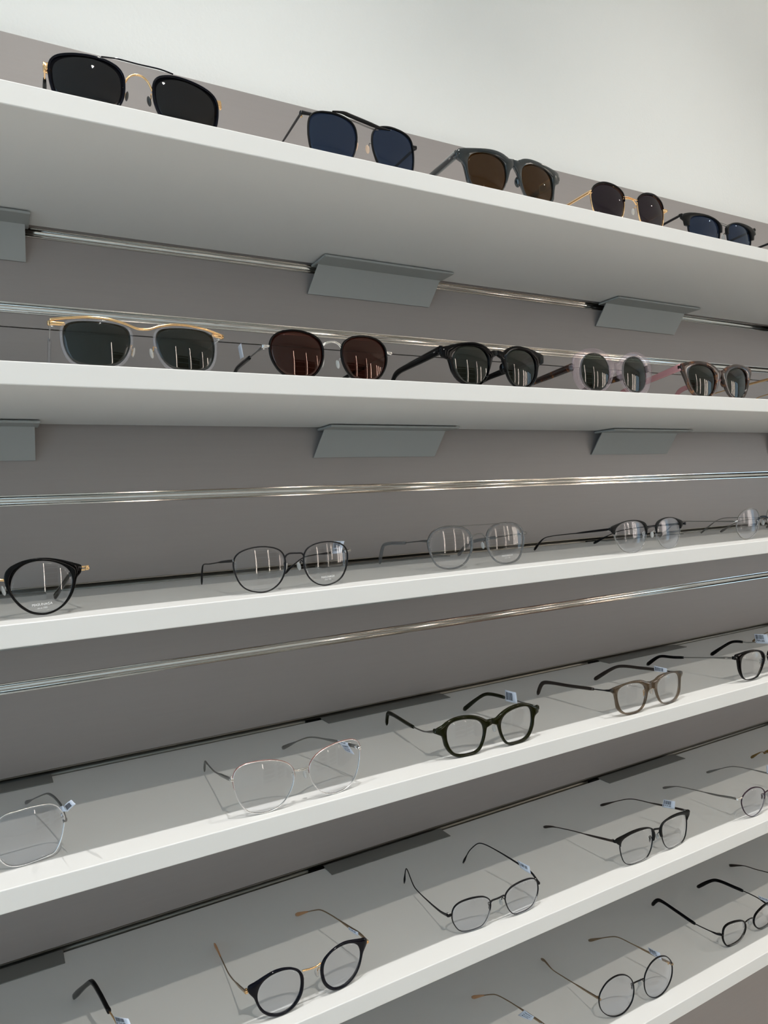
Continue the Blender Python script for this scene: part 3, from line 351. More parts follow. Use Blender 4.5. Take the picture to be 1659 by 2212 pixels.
D['D2']={'s': 4, 'O': [0.2426, 0.6105, -0.2713], 'yaw': 0.0214, 'rr': [27.3, 27.7, 28.1, 28.3, 28.3, 28.0, 27.4, 26.8, 26.1, 25.4, 24.7, 24.1, 23.6, 23.1, 22.8, 22.6, 22.5, 22.5, 22.7, 22.9, 23.4, 24.0, 24.7, 25.6, 26.7, 28.0, 29.3, 30.4, 31.3, 31.5, 31.2, 30.4, 29.5, 28.5, 27.7, 26.9, 26.4, 25.9, 25.6, 25.4, 25.2, 25.1, 25.1, 25.0, 25.0, 24.9, 24.8, 24.6, 24.3, 24.0, 23.8, 23.6, 23.5, 23.4, 23.3, 23.4, 23.5, 23.6, 23.8, 24.0, 24.2, 24.3, 24.5, 24.6, 24.7, 24.9, 25.1, 25.4, 25.7, 26.1, 26.4, 26.9], 'cL': [-35.6, 24.1], 'cR': [35.6, 24.1], 'TL': [[-65.7, 4.3, 36.5], [-58.7, 76.0, 20.0], [-53.8, 125.7, 14.0], [-53.0, 133.9, 2.2]], 'TR': [[64.4, 4.1, 36.6], [61.1, 23.9, 35.0], [55.5, 57.4, 32.0], [49.2, 94.9, 26.0], [40.3, 147.7, 2.2]], 'bars': {'bridge': [[-7.7, 0.1, 31.7], [-4.0, 0.0, 30.8], [0.7, 0.0, 30.5], [5.4, 0.0, 30.9], [8.8, 0.1, 31.5]], 'top': [[-7.6, 0.1, 32.8], [-3.9, 0.0, 31.8], [0.7, 0.0, 31.7], [5.5, 0.0, 32.0], [8.9, 0.1, 32.8]]}, 'tag': [[[[56.9, 38.03, 36.66], [59.85, 20.45, 38.0], [59.72, 21.19, 34.49], [56.94, 37.8, 33.74]], 'text', '$ 749.00', [-0.99, -0.17, 0]], [[[57.48, 34.54, 33.64], [59.82, 20.63, 35.73], [61.44, 10.97, 28.35], [58.88, 26.21, 28.57]], 'lines', '', [-0.99, -0.17, 0]]]}
D['D3']={'s': 4, 'O': [0.467, 0.6156, -0.2713], 'yaw': -0.0361, 'rr': [22.5, 22.8, 23.0, 23.1, 23.2, 23.0, 22.7, 22.3, 21.7, 21.2, 20.6, 20.0, 19.5, 19.1, 18.8, 18.6, 18.5, 18.5, 18.6, 18.8, 19.1, 19.5, 20.0, 20.6, 21.4, 22.3, 23.2, 24.0, 24.7, 25.0, 25.0, 24.7, 24.2, 23.7, 23.2, 22.9, 22.6, 22.3, 22.0, 21.8, 21.7, 21.5, 21.4, 21.2, 21.1, 20.9, 20.6, 20.3, 19.9, 19.6, 19.3, 19.0, 18.9, 18.8, 18.8, 18.9, 19.1, 19.4, 19.8, 20.3, 20.8, 21.3, 21.7, 21.9, 22.0, 21.9, 21.8, 21.8, 21.8, 21.9, 22.1, 22.3], 'cL': [-33.8, 21.3], 'cR': [33.8, 21.3], 'TL': [[-68.1, 4.6, 32.0], [-65.7, 33.5, 24.0], [-62.8, 68.4, 21.0], [-57.5, 132.2, 19.0], [-56.7, 141.1, 2.2]], 'TR': [[67.6, 4.6, 33.5], [65.7, 22.5, 34.0], [62.8, 49.3, 34.0], [58.2, 93.1, 31.0], [53.5, 137.1, 2.2]], 'bars': {'bridge': [[-11.7, 0.1, 32.7], [-5.2, 0.0, 31.5], [1.4, 0.0, 32.1], [9.7, 0.1, 32.4]]}, 'out': ['half', [[0.0, 34.3], [-5.8, 34.4], [-11.7, 37.5], [-17.7, 40.7], [-25.9, 43.1], [-36.8, 44.4], [-47.5, 43.5], [-55.5, 40.3], [-60.9, 37.0], [-68.1, 34.6], [-68.5, 29.0], [-63.5, 26.6], [-61.6, 22.7], [-60.1, 15.4], [-56.4, 7.1], [-49.5, 1.1], [-41.9, -0.8], [-31.2, -1.6], [-20.0, -0.1], [-14.0, 4.7], [-10.0, 12.4], [-7.7, 21.7], [-6.0, 26.6], [-2.2, 28.3], [0.0, 28.5]]], 'tag': [[[[60.42, 54.83, 44.4], [62.35, 36.6, 44.63], [62.52, 35.06, 31.83], [60.4, 54.98, 31.01]], 'code', '', [-0.99, -0.11, 0]]]}
D['D4']={'s': 4, 'O': [0.7144, 0.6117, -0.2713], 'yaw': 0.0302, 'rr': [24.0, 24.4, 24.8, 25.0, 25.0, 24.8, 24.3, 23.5, 22.6, 21.8, 21.0, 20.3, 19.7, 19.2, 18.8, 18.5, 18.3, 18.3, 18.3, 18.4, 18.6, 19.0, 19.5, 20.0, 20.7, 21.5, 22.4, 23.4, 24.5, 25.3, 25.9, 26.0, 25.7, 25.2, 24.6, 24.0, 23.6, 23.2, 22.9, 22.7, 22.5, 22.4, 22.2, 21.9, 21.5, 21.1, 20.6, 20.1, 19.6, 19.2, 18.8, 18.6, 18.4, 18.2, 18.2, 18.3, 18.4, 18.7, 19.0, 19.4, 19.9, 20.4, 21.0, 21.4, 21.8, 22.1, 22.3, 22.5, 22.6, 22.8, 23.1, 23.5], 'cL': [-34.7, 20.1], 'cR': [34.7, 20.1], 'TL': [[-64.8, 4.2, 33.5], [-64.8, 21.2, 31.0], [-64.7, 72.2, 26.0], [-64.7, 122.2, 21.0], [-64.7, 135.4, 2.2]], 'TR': [[65.7, 4.3, 33.9], [63.5, 25.2, 33.0], [59.6, 63.0, 31.0], [55.7, 100.8, 27.0], [51.6, 140.5, 2.2]], 'bars': {'bridge': [[-11.4, 0.1, 30.5], [-4.1, 0.0, 31.6], [2.7, 0.0, 31.6], [11.6, 0.1, 29.3]]}, 'out': ['half', [[0.0, 34.7], [-8.6, 36.0], [-15.5, 39.0], [-28.1, 41.0], [-42.7, 40.1], [-54.4, 38.0], [-66.2, 36.3], [-67.1, 32.1], [-63.5, 28.9], [-62.2, 20.2], [-60.6, 10.8], [-54.2, 3.0], [-42.8, -1.3], [-27.8, -1.7], [-15.2, 4.1], [-8.8, 12.9], [-6.0, 22.9], [-2.6, 25.9], [0.0, 26.4]]], 'tag': [[[[59.99, 41.98, 37.76], [61.96, 22.95, 36.97], [61.93, 23.22, 31.36], [60.04, 41.53, 30.3]], 'code', '', [-0.99, -0.1, 0]]]}
D['D5']={'s': 4, 'O': [0.9581, 0.6155, -0.2713], 'yaw': 0.0, 'rr': [21.8, 22.6, 23.4, 24.1, 24.6, 24.8, 24.8, 24.6, 24.1, 23.5, 22.7, 22.0, 21.2, 20.6, 20.1, 19.7, 19.4, 19.2, 19.1, 19.1, 19.3, 19.5, 19.9, 20.4, 21.0, 21.6, 22.4, 23.1, 23.7, 24.1, 24.2, 24.2, 24.0, 23.8, 23.6, 23.5, 23.4, 23.4, 23.4, 23.5, 23.7, 23.9, 24.0, 24.1, 23.9, 23.5, 22.9, 22.3, 21.6, 20.9, 20.3, 19.8, 19.4, 19.1, 18.9, 18.8, 18.7, 18.8, 18.9, 19.0, 19.0, 19.0, 19.0, 18.9, 18.9, 18.9, 19.1, 19.3, 19.6, 20.0, 20.5, 21.1], 'cL': [-31.3, 21.3], 'cR': [31.3, 21.3], 'TL': [[-65.2, 4.2, 36.0], [-66.3, 31.2, 32.0], [-69.1, 99.2, 22.0], [-70.3, 126.1, 19.0], [-71.3, 149.7, 2.2]], 'TR': [[65.2, 4.2, 36.0], [61.7, 55.1, 33.0], [60.8, 67.1, 31.0], [59.0, 94.0, 28.0], [56.5, 130.2, 2.2]], 'bars': {'bridge': [[-10.0, 0, 27.3], [-5.5, 0, 29.3], [0, 0, 29.9], [5.5, 0, 29.3], [10.0, 0, 27.3]]}, 'out': ['closed', [[-63.1, 40.2], [-53.1, 41.3], [-43.5, 43.1], [-29.9, 43.5], [-17.6, 41.9], [-10.0, 38.6], [-4.0, 34.6], [-1.2, 30.4], [-2.5, 26.7], [-6.0, 19.7], [-11.6, 11.7], [-18.2, 4.5], [-28.0, 0.3], [-41.7, 0.5], [-52.0, 4.4], [-57.5, 11.5], [-60.3, 20.0], [-60.9, 28.7], [-61.2, 32.9], [-64.0, 34.5], [-64.2, 37.8]]], 'tag': [[[[59.82, 55.67, 46.15], [61.18, 35.92, 47.96], [61.37, 33.2, 33.88], [59.94, 53.89, 32.05]], 'price', '799.00', [-1.0, -0.07, 0]]]}
D['D6']={'s':4,'O':[1.2103,0.62,-0.2713],'yaw':0.0,'rr':[27.3,27.7,28.1,28.3,28.3,28.0,27.4,26.8,26.1,25.4,24.7,24.1,23.6,23.1,22.8,22.6,22.5,22.5,22.7,22.9,23.4,24.0,24.7,25.6,26.7,28.0,29.3,30.4,31.3,31.5,31.2,30.4,29.5,28.5,27.7,26.9,26.4,25.9,25.6,25.4,25.2,25.1,25.1,25.0,25.0,24.9,24.8,24.6,24.3,24.0,23.8,23.6,23.5,23.4,23.3,23.4,23.5,23.6,23.8,24.0,24.2,24.3,24.5,24.6,24.7,24.9,25.1,25.4,25.7,26.1,26.4,26.9],'cL':[-35.6,24.1],'cR':[35.6,24.1],'TL':[[-65.7,4.3,35.0],[-63.3,44.2,31.6],[-60.0,99.1,27.0],[-59.0,116.1,22.0],[-57.3,144.1,2.5]],'TR':[[65.7,4.3,35.0],[63.3,44.2,31.6],[60.0,99.1,27.0],[59.0,116.1,22.0],[57.3,144.1,2.5]],'bars':{'bridge':[[-7.7,0.1,31.7],[-4.0,0.0,30.8],[0.7,0.0,30.5],[5.4,0.0,30.9],[8.8,0.1,31.5]],'top':[[-7.6,0.1,32.8],[-3.9,0.0,31.8],[0.7,0.0,31.7],[5.5,0.0,32.0],[8.9,0.1,32.8]]}}
D['E1']={'s': 5, 'O': [0.0099, 0.62, -0.4614], 'yaw': 0.0, 'rr': [22.5, 22.8, 23.0, 23.1, 23.2, 23.0, 22.7, 22.3, 21.7, 21.2, 20.6, 20.0, 19.5, 19.1, 18.8, 18.6, 18.5, 18.5, 18.6, 18.8, 19.1, 19.5, 20.0, 20.6, 21.4, 22.3, 23.2, 24.0, 24.7, 25.0, 25.0, 24.7, 24.2, 23.7, 23.2, 22.9, 22.6, 22.3, 22.0, 21.8, 21.7, 21.5, 21.4, 21.2, 21.1, 20.9, 20.6, 20.3, 19.9, 19.6, 19.3, 19.0, 18.9, 18.8, 18.8, 18.9, 19.1, 19.4, 19.8, 20.3, 20.8, 21.3, 21.7, 21.9, 22.0, 21.9, 21.8, 21.8, 21.8, 21.9, 22.1, 22.3], 'cL': [-33.8, 21.3], 'cR': [33.8, 21.3], 'TL': [[-67.6, 4.6, 36.0], [-63.7, 23.2, 39.0], [-61.0, 35.9, 40.0], [-57.3, 53.5, 44.0], [-53.0, 74.1, 44.0], [-41.5, 128.8, 2.2]], 'TR': [[67.6, 4.6, 36.0], [63.7, 23.2, 39.0], [61.0, 35.9, 40.0], [57.3, 53.5, 44.0], [53.0, 74.1, 44.0], [41.5, 128.8, 2.2]], 'bars': {'bridge': [[-11.7, 0.1, 32.7], [-5.2, 0.0, 31.5], [1.4, 0.0, 32.1], [9.7, 0.1, 32.4]]}, 'tag': [[[[63.62, 14.58, 44.78], [70.52, -18.31, 60.17], [71.84, -24.64, 57.43], [64.94, 8.3, 40.53]], 'price', '$ 769.00', [-0.98, -0.21, 0]]]}
D['E2']={'s': 5, 'O': [0.2455, 0.6174, -0.4614], 'yaw': 0.0344, 'rr': [20.9, 21.1, 21.3, 21.5, 21.7, 21.8, 21.8, 21.8, 21.6, 21.3, 21.0, 20.7, 20.4, 20.0, 19.7, 19.5, 19.3, 19.2, 19.1, 19.2, 19.3, 19.4, 19.7, 20.0, 20.3, 20.7, 21.1, 21.4, 21.6, 21.8, 21.9, 21.9, 21.8, 21.7, 21.5, 21.2, 20.9, 20.6, 20.2, 19.9, 19.6, 19.4, 19.3, 19.2, 19.1, 19.0, 18.9, 18.9, 18.9, 18.9, 18.9, 19.0, 19.2, 19.3, 19.4, 19.6, 19.7, 19.9, 20.0, 20.2, 20.3, 20.3, 20.2, 20.2, 20.2, 20.2, 20.3, 20.4, 20.5, 20.5, 20.6, 20.7], 'cL': [-32.4, 21.8], 'cR': [32.4, 21.8], 'TL': [[-63.0, 4.0, 32.0], [-60.0, 35.8, 20.0], [-56.2, 74.6, 8.0], [-51.2, 127.4, 4.0], [-50.1, 139.0, 2.2]], 'TR': [[62.8, 3.9, 31.7], [61.0, 16.8, 34.0], [58.3, 35.6, 33.0], [54.1, 65.3, 32.0], [50.7, 89.1, 28.0], [43.8, 137.1, 2.2]], 'bars': {'bridge': [[-9.6, 0.1, 32.7], [-5.5, 0.0, 32.2], [-1.3, 0.0, 31.5], [4.7, 0.0, 31.4], [9.8, 0.1, 32.8]]}, 'text': [[24.9, 9.8, 35.5, 10.1, 'MASUNAGA', 0.2]], 'out': ['closed', [[-8.2, 30.0], [-11.6, 34.8], [-18.6, 39.6], [-27.6, 42.8], [-36.5, 43.7], [-45.5, 40.9], [-53.2, 38.2], [-60.9, 36.6], [-62.0, 32.1], [-60.0, 28.6], [-56.7, 25.3], [-55.2, 19.0], [-53.1, 12.4], [-48.6, 6.2], [-41.0, 1.0], [-32.2, -1.4], [-23.0, 0.5], [-15.9, 4.2], [-10.7, 8.9], [-8.4, 16.8], [-7.8, 24.3]]], 'tag': [[[[56.9, 32.55, 34.83], [59.25, 16.1, 36.62], [59.2, 16.42, 32.66], [56.87, 32.77, 32.22]], 'text', '$ 949.00', [-0.99, -0.14, 0]]]}
D['E3']={'s': 5, 'O': [0.4674, 0.6201, -0.4614], 'yaw': -0.0625, 'rr': [22.3, 22.9, 23.5, 23.9, 24.1, 23.8, 23.2, 22.4, 21.6, 20.8, 19.9, 19.1, 18.4, 17.9, 17.4, 17.1, 16.9, 16.8, 16.8, 16.9, 17.1, 17.4, 17.8, 18.4, 19.1, 19.9, 20.8, 21.7, 22.6, 23.4, 23.9, 24.1, 24.1, 23.9, 23.6, 23.4, 23.0, 22.6, 22.2, 21.7, 21.4, 21.1, 20.9, 20.6, 20.2, 19.8, 19.3, 18.7, 18.2, 17.7, 17.3, 17.0, 16.8, 16.6, 16.6, 16.6, 16.8, 17.0, 17.4, 17.9, 18.4, 19.0, 19.4, 19.7, 19.9, 20.1, 20.3, 20.5, 20.8, 21.0, 21.4, 21.8], 'cL': [-33.1, 17.6], 'cR': [33.1, 17.6], 'TL': [[-61.0, 3.7, 23.1], [-59.9, 21.7, 18.0], [-58.2, 50.6, 14.0], [-56.0, 89.6, 12.0], [-54.7, 111.5, 24.0], [-54.2, 120.3, 2.2]], 'TR': [[58.5, 3.4, 24.9], [56.2, 14.2, 33.0], [51.9, 33.7, 36.0], [46.1, 60.1, 39.0], [41.2, 82.6, 40.0], [38.2, 96.2, 37.0], [34.8, 111.9, 22.0], [32.1, 124.1, 2.2]], 'bars': {'bridge': [[-9.4, 0.1, 23.9], [-7.3, 0.1, 25.6], [0.3, 0.0, 25.8], [8.2, 0.1, 26.6], [10.4, 0.1, 24.0]]}, 'tag': [[[[50.42, 32.0, 41.3], [54.31, 14.2, 40.64], [54.7, 12.42, 32.18], [51.35, 27.75, 33.61]], 'text', '$ 889.00', [-0.98, -0.21, 0]]]}
D['E4']={'s': 5, 'O': [0.7232, 0.6204, -0.4614], 'yaw': 0.0092, 'rr': [25.7, 26.3, 27.0, 27.8, 28.7, 29.4, 29.5, 28.9, 27.7, 26.2, 24.7, 23.3, 22.2, 21.3, 20.5, 20.0, 19.6, 19.3, 19.2, 19.2, 19.3, 19.6, 19.9, 20.4, 21.1, 21.9, 22.8, 24.0, 25.3, 26.7, 28.0, 28.8, 28.8, 28.4, 27.8, 27.3, 26.8, 26.5, 26.3, 26.1, 26.1, 26.1, 26.0, 25.8, 25.3, 24.7, 23.8, 23.0, 22.1, 21.4, 20.7, 20.2, 19.9, 19.6, 19.5, 19.6, 19.8, 20.1, 20.5, 21.0, 21.6, 22.3, 22.8, 23.2, 23.5, 23.7, 24.0, 24.2, 24.5, 24.7, 24.9, 25.3], 'cL': [-35.2, 20.5], 'cR': [35.2, 20.5], 'TL': [[-69.9, 4.9, 35.0], [-68.6, 46.9, 26.0], [-67.4, 81.9, 19.0], [-66.2, 118.8, 10.0], [-65.6, 138.0, 2.2]], 'TR': [[69.1, 4.8, 36.4], [66.6, 21.6, 35.0], [61.4, 57.2, 31.0], [56.0, 93.8, 26.0], [49.0, 141.3, 2.2]], 'bars': {'bridge': [[-8.6, 0.1, 32.6], [-3.8, 0.0, 33.9], [2.0, 0.0, 33.0], [7.9, 0.1, 32.0]]}, 'out': ['open', [[-10.1, 21.4], [-5.9, 21.3], [-3.2, 27.8], [-4.3, 34.1], [-8.3, 38.0], [-17.3, 41.4], [-29.8, 43.3], [-43.5, 43.4], [-55.3, 41.0], [-69.7, 38.8], [-71.0, 35.0], [-68.2, 31.9], [-60.6, 26.5]]], 'tag': [[[[62.31, 38.54, 42.68], [64.76, 21.92, 44.74], [64.58, 23.14, 33.96], [61.87, 41.53, 31.21]], 'price', '$ 919.00', [-0.99, -0.15, 0]]]}
D['E5']={'s': 5, 'O': [0.9506, 0.616, -0.4614], 'yaw': 0.0, 'rr': [22.5, 23.3, 24.1, 24.8, 25.0, 24.8, 24.3, 23.7, 23.1, 22.4, 21.8, 21.2, 20.7, 20.3, 20.0, 19.8, 19.7, 19.6, 19.6, 19.7, 19.9, 20.1, 20.3, 20.5, 20.9, 21.3, 21.9, 22.5, 23.1, 23.6, 24.1, 24.5, 24.7, 24.7, 24.4, 23.9, 23.3, 22.8, 22.3, 21.9, 21.6, 21.3, 21.1, 20.9, 20.7, 20.4, 20.2, 20.1, 20.0, 20.0, 20.0, 19.9, 19.8, 19.7, 19.6, 19.4, 19.3, 19.2, 19.2, 19.2, 19.3, 19.4, 19.5, 19.7, 20.0, 20.3, 20.5, 20.8, 21.0, 21.3, 21.6, 22.0], 'cL': [-32.5, 20.4], 'cR': [32.5, 20.4], 'TL': [[-64.2, 4.1, 30.8], [-63.7, 13.1, 30.0], [-62.3, 38.1, 25.0], [-60.4, 73.0, 20.0], [-58.6, 107.0, 14.0], [-57.0, 135.1, 2.2]], 'TR': [[64.2, 4.1, 30.8], [59.8, 39.9, 28.0], [56.7, 65.7, 27.0], [53.2, 94.5, 23.0], [48.2, 135.4, 2.2]], 'bars': {'bridge': [[-10.5, 0, 26.4], [-5.8, 0, 28.4], [0, 0, 29.0], [5.8, 0, 28.4], [10.5, 0, 26.4]]}, 'tag': [[[[58.12, 39.14, 40.98], [58.95, 32.31, 41.18], [58.9, 32.77, 30.14], [58.12, 39.15, 28.35]], 'blank', '', [-0.99, -0.12, 0]]]}
D['E6']={'s':5,'O':[1.13,0.62,-0.4614],'yaw':0.0,'rr':[22.3,22.9,23.5,23.9,24.1,23.8,23.2,22.4,21.6,20.8,19.9,19.1,18.4,17.9,17.4,17.1,16.9,16.8,16.8,16.9,17.1,17.4,17.8,18.4,19.1,19.9,20.8,21.7,22.6,23.4,23.9,24.1,24.1,23.9,23.6,23.4,23.0,22.6,22.2,21.7,21.4,21.1,20.9,20.6,20.2,19.8,19.3,18.7,18.2,17.7,17.3,17.0,16.8,16.6,16.6,16.6,16.8,17.0,17.4,17.9,18.4,19.0,19.4,19.7,19.9,20.1,20.3,20.5,20.8,21.0,21.4,21.8],'cL':[-33.1,17.6],'cR':[33.1,17.6],'TL':[[-61.0,3.7,35.9],[-33.5,83.1,25.0],[-30.2,92.6,24.0],[-25.7,105.8,20.0],[-17.6,129.1,2.2]],'TR':[[61.0,3.7,35.9],[33.5,83.1,25.0],[30.2,92.6,24.0],[25.7,105.8,20.0],[17.6,129.1,2.2]],'bars':{'bridge':[[-9.4,0.1,23.9],[-7.3,0.1,25.6],[0.3,0.0,25.8],[8.2,0.1,26.6],[10.4,0.1,24.0]]}}
D['F1']={'s': 6, 'O': [0.4673, 0.62, -0.6404], 'yaw': 0.0, 'rr': [20.9, 21.1, 21.3, 21.5, 21.7, 21.8, 21.8, 21.8, 21.6, 21.3, 21.0, 20.7, 20.4, 20.0, 19.7, 19.5, 19.3, 19.2, 19.1, 19.2, 19.3, 19.4, 19.7, 20.0, 20.3, 20.7, 21.1, 21.4, 21.6, 21.8, 21.9, 21.9, 21.8, 21.7, 21.5, 21.2, 20.9, 20.6, 20.2, 19.9, 19.6, 19.4, 19.3, 19.2, 19.1, 19.0, 18.9, 18.9, 18.9, 18.9, 18.9, 19.0, 19.2, 19.3, 19.4, 19.6, 19.7, 19.9, 20.0, 20.2, 20.3, 20.3, 20.2, 20.2, 20.2, 20.2, 20.3, 20.4, 20.5, 20.5, 20.6, 20.7], 'cL': [-32.4, 21.8], 'cR': [32.4, 21.8], 'TL': [[-62.8, 3.9, 35.8], [-62.0, 10.9, 36.0], [-61.1, 17.8, 36.0], [-58.8, 36.7, 35.0], [-55.4, 64.5, 33.0], [-52.7, 87.3, 28.0], [-47.7, 128.0, 2.2]], 'TR': [[62.8, 3.9, 35.8], [62.0, 10.9, 36.0], [61.1, 17.8, 36.0], [58.8, 36.7, 35.0], [55.4, 64.5, 33.0], [52.7, 87.3, 28.0], [47.7, 128.0, 2.2]], 'bars': {'bridge': [[-9.6, 0.1, 32.7], [-5.5, 0.0, 32.2], [-1.3, 0.0, 31.5], [4.7, 0.0, 31.4], [9.8, 0.1, 32.8]]}, 'tag': [[[[57.27, 34.53, 38.54], [59.1, 19.53, 39.02], [58.52, 24.23, 31.46], [55.9, 45.86, 25.89]], 'lines', '', [-0.99, -0.12, 0]]]}
D['F2']={'s': 6, 'O': [0.681, 0.6224, -0.6404], 'yaw': -0.0582, 'rr': [26.2, 26.2, 26.3, 26.4, 26.4, 26.4, 26.3, 26.1, 25.9, 25.7, 25.5, 25.4, 25.2, 25.0, 24.8, 24.6, 24.5, 24.4, 24.3, 24.2, 24.2, 24.2, 24.3, 24.4, 24.6, 24.7, 24.9, 25.0, 25.2, 25.4, 25.7, 26.0, 26.2, 26.2, 26.2, 26.2, 26.1, 26.0, 25.9, 25.8, 25.6, 25.4, 25.1, 24.8, 24.6, 24.4, 24.2, 24.0, 23.9, 23.9, 23.8, 23.9, 24.0, 24.1, 24.2, 24.4, 24.6, 24.8, 25.0, 25.1, 25.2, 25.3, 25.5, 25.7, 25.9, 26.1, 26.2, 26.2, 26.2, 26.2, 26.2, 26.2], 'cL': [-35.3, 25.1], 'cR': [35.3, 25.1], 'TL': [[-59.8, 3.6, 28.2], [-58.1, 23.5, 23.0], [-55.7, 52.4, 16.0], [-51.4, 103.2, 4.0], [-49.7, 123.1, 5.0], [-48.9, 131.8, 2.2]], 'TR': [[62.6, 3.9, 30.7], [59.7, 17.6, 30.0], [55.2, 38.1, 30.0], [50.1, 61.6, 30.0], [44.6, 87.0, 28.0], [35.2, 130.5, 2.2]], 'bars': {'bridge': [[-9.5, 0.1, 32.4], [-5.4, 0.0, 32.7], [1.5, 0.0, 32.6], [8.2, 0.1, 32.4]]}, 'tag': [[[[53.76, 36.31, 38.09], [57.45, 19.26, 38.82], [57.98, 16.81, 29.74], [54.33, 33.67, 31.34]], 'price', '$ 799.00', [-0.98, -0.21, 0]]]}
D['F3']={'s': 6, 'O': [0.9207, 0.6334, -0.6404], 'yaw': 0.0, 'rr': [22.3, 22.6, 22.6, 22.3, 21.7, 21.0, 20.0, 18.9, 17.9, 17.0, 16.2, 15.6, 15.1, 14.7, 14.4, 14.2, 14.2, 14.2, 14.3, 14.4, 14.7, 15.1, 15.6, 16.3, 17.0, 18.0, 19.1, 20.2, 21.3, 22.2, 22.8, 23.0, 22.8, 22.6, 22.6, 22.6, 22.6, 22.4, 22.2, 22.0, 21.7, 21.5, 21.3, 21.0, 20.5, 19.8, 18.9, 17.9, 17.0, 16.3, 15.6, 15.1, 14.8, 14.5, 14.3, 14.2, 14.2, 14.3, 14.5, 14.7, 15.0, 15.4, 15.8, 16.3, 16.9, 17.4, 18.1, 18.8, 19.6, 20.3, 21.1, 21.8], 'cL': [-32.8, 16.7], 'cR': [32.8, 16.7], 'TL': [[-58.4, 3.4, 21.0], [-58.0, 12.4, 18.0], [-56.3, 47.4, 14.0], [-54.7, 79.3, 16.0], [-53.1, 112.3, 17.0], [-52.4, 127.0, 2.2]], 'TR': [[58.4, 3.4, 21.0], [56.1, 26.3, 27.0], [52.8, 59.1, 28.0], [49.5, 91.0, 26.0], [46.5, 121.0, 2.2]], 'bars': {'bridge': [[-11.0, 0, 22.7], [-6.0, 0, 24.7], [0, 0, 25.3], [6.0, 0, 24.7], [11.0, 0, 22.7]]}, 'tag': [[[[54.71, 22.2, 31.76], [56.45, 5.17, 33.04], [56.66, 3.14, 28.39], [54.93, 20.1, 27.41]], 'text', '$ 799.00', [-0.99, -0.1, 0]]]}
D['F4']={'s':6,'O':[1.1273,0.62,-0.6404],'yaw':0.0,'rr':[25.7,26.3,27.0,27.8,28.7,29.4,29.5,28.9,27.7,26.2,24.7,23.3,22.2,21.3,20.5,20.0,19.6,19.3,19.2,19.2,19.3,19.6,19.9,20.4,21.1,21.9,22.8,24.0,25.3,26.7,28.0,28.8,28.8,28.4,27.8,27.3,26.8,26.5,26.3,26.1,26.1,26.1,26.0,25.8,25.3,24.7,23.8,23.0,22.1,21.4,20.7,20.2,19.9,19.6,19.5,19.6,19.8,20.1,20.5,21.0,21.6,22.3,22.8,23.2,23.5,23.7,24.0,24.2,24.5,24.7,24.9,25.3],'cL':[-35.2,20.5],'cR':[35.2,20.5],'TL':[[-69.9,4.9,35.8],[-64.6,74.7,23.0],[-62.8,97.6,18.0],[-61.1,119.6,14.0],[-58.9,147.4,2.2]],'TR':[[69.9,4.9,35.8],[64.6,74.7,23.0],[62.8,97.6,18.0],[61.1,119.6,14.0],[58.9,147.4,2.2]],'bars':{'bridge':[[-8.6,0.1,32.6],[-3.8,0.0,33.9],[2.0,0.0,33.0],[7.9,0.1,32.0]]}}
# ---------------------------------------------------------------- spectacles
KC = .001      # wrap of a frame front: it falls back by KC*u*u millimetres
def yb(u): return KC*u*u
def outline(rr, cx, cz, mirror, wb, N=80):
    """lens opening in the local x-z plane (mm); rr is the polar radius list, angle 0 towards the nose side of the left lens"""
    n = len(rr); lowest = -min(r*math.sin(2*math.pi*i/n) for i,r in enumerate(rr))
    sc = (cz-wb-.15)/lowest; sc = max(.75,min(1.35,sc)); P = []
    for k in range(N):
        t = k*n/N; i = int(t); u = t-i; g = lambda j: rr[j%n]
        a,b,c,d = g(i-1),g(i),g(i+1),g(i+2)
        r = b+.5*u*(c-a+u*(2*a-5*b+4*c-d+u*(3*(b-c)+d-a)))
        th = 2*math.pi*t/n; x = r*math.cos(th); z = r*math.sin(th)
        if z < 0: z *= sc
        if mirror: x = -x
        P.append((cx+x, cz+z))
    return P
def ringmesh(mb, P, wf, depth, cx, cz, mirror, y0=0., sq=3.5, arc=None, n=12):
    """sweep a section round the opening; wf(angle) is the radial width; arc=(a0,a1) degrees for a part only (left-lens angles, 0 = nose side, 90 = top)"""
    N = len(P); path=[]; sizes=[]; side=Vector((0,1,0)); ks = range(N)
    if arc:
        k0 = int(arc[0]/360*N); k1 = int(arc[1]/360*N); ks = range(k0,k1+1)
    L = list(ks)
    for q,k in enumerate(L):
        a = P[(k-1)%N]; b = P[(k+1)%N]; t = Vector((b[0]-a[0],0,b[1]-a[1])).normalized()
        nr = Vector((t.z,0,-t.x))
        p = Vector((P[k%N][0],0,P[k%N][1]))
        if nr.dot(p-Vector((cx,0,cz))) < 0: nr = -nr
        w = wf(360.*(k%N)/N)
        if arc:
            e = min(q, len(L)-1-q)/4.; w *= min(1,.35+.65*e)
        c = p+nr*(w/2-.15); c.y = yb(c.x)+y0
        path.append(c); sizes.append((w, depth))
    sweep(mb, path, sizes, side, n, sq, closed=not arc)
def smoothpoly(Q, closed):
    # round the traced contour a little
    V = [Vector((q[0],0,q[1])) for q in Q]; return [(v.x,v.z) for v in catmull(V,4,closed)]
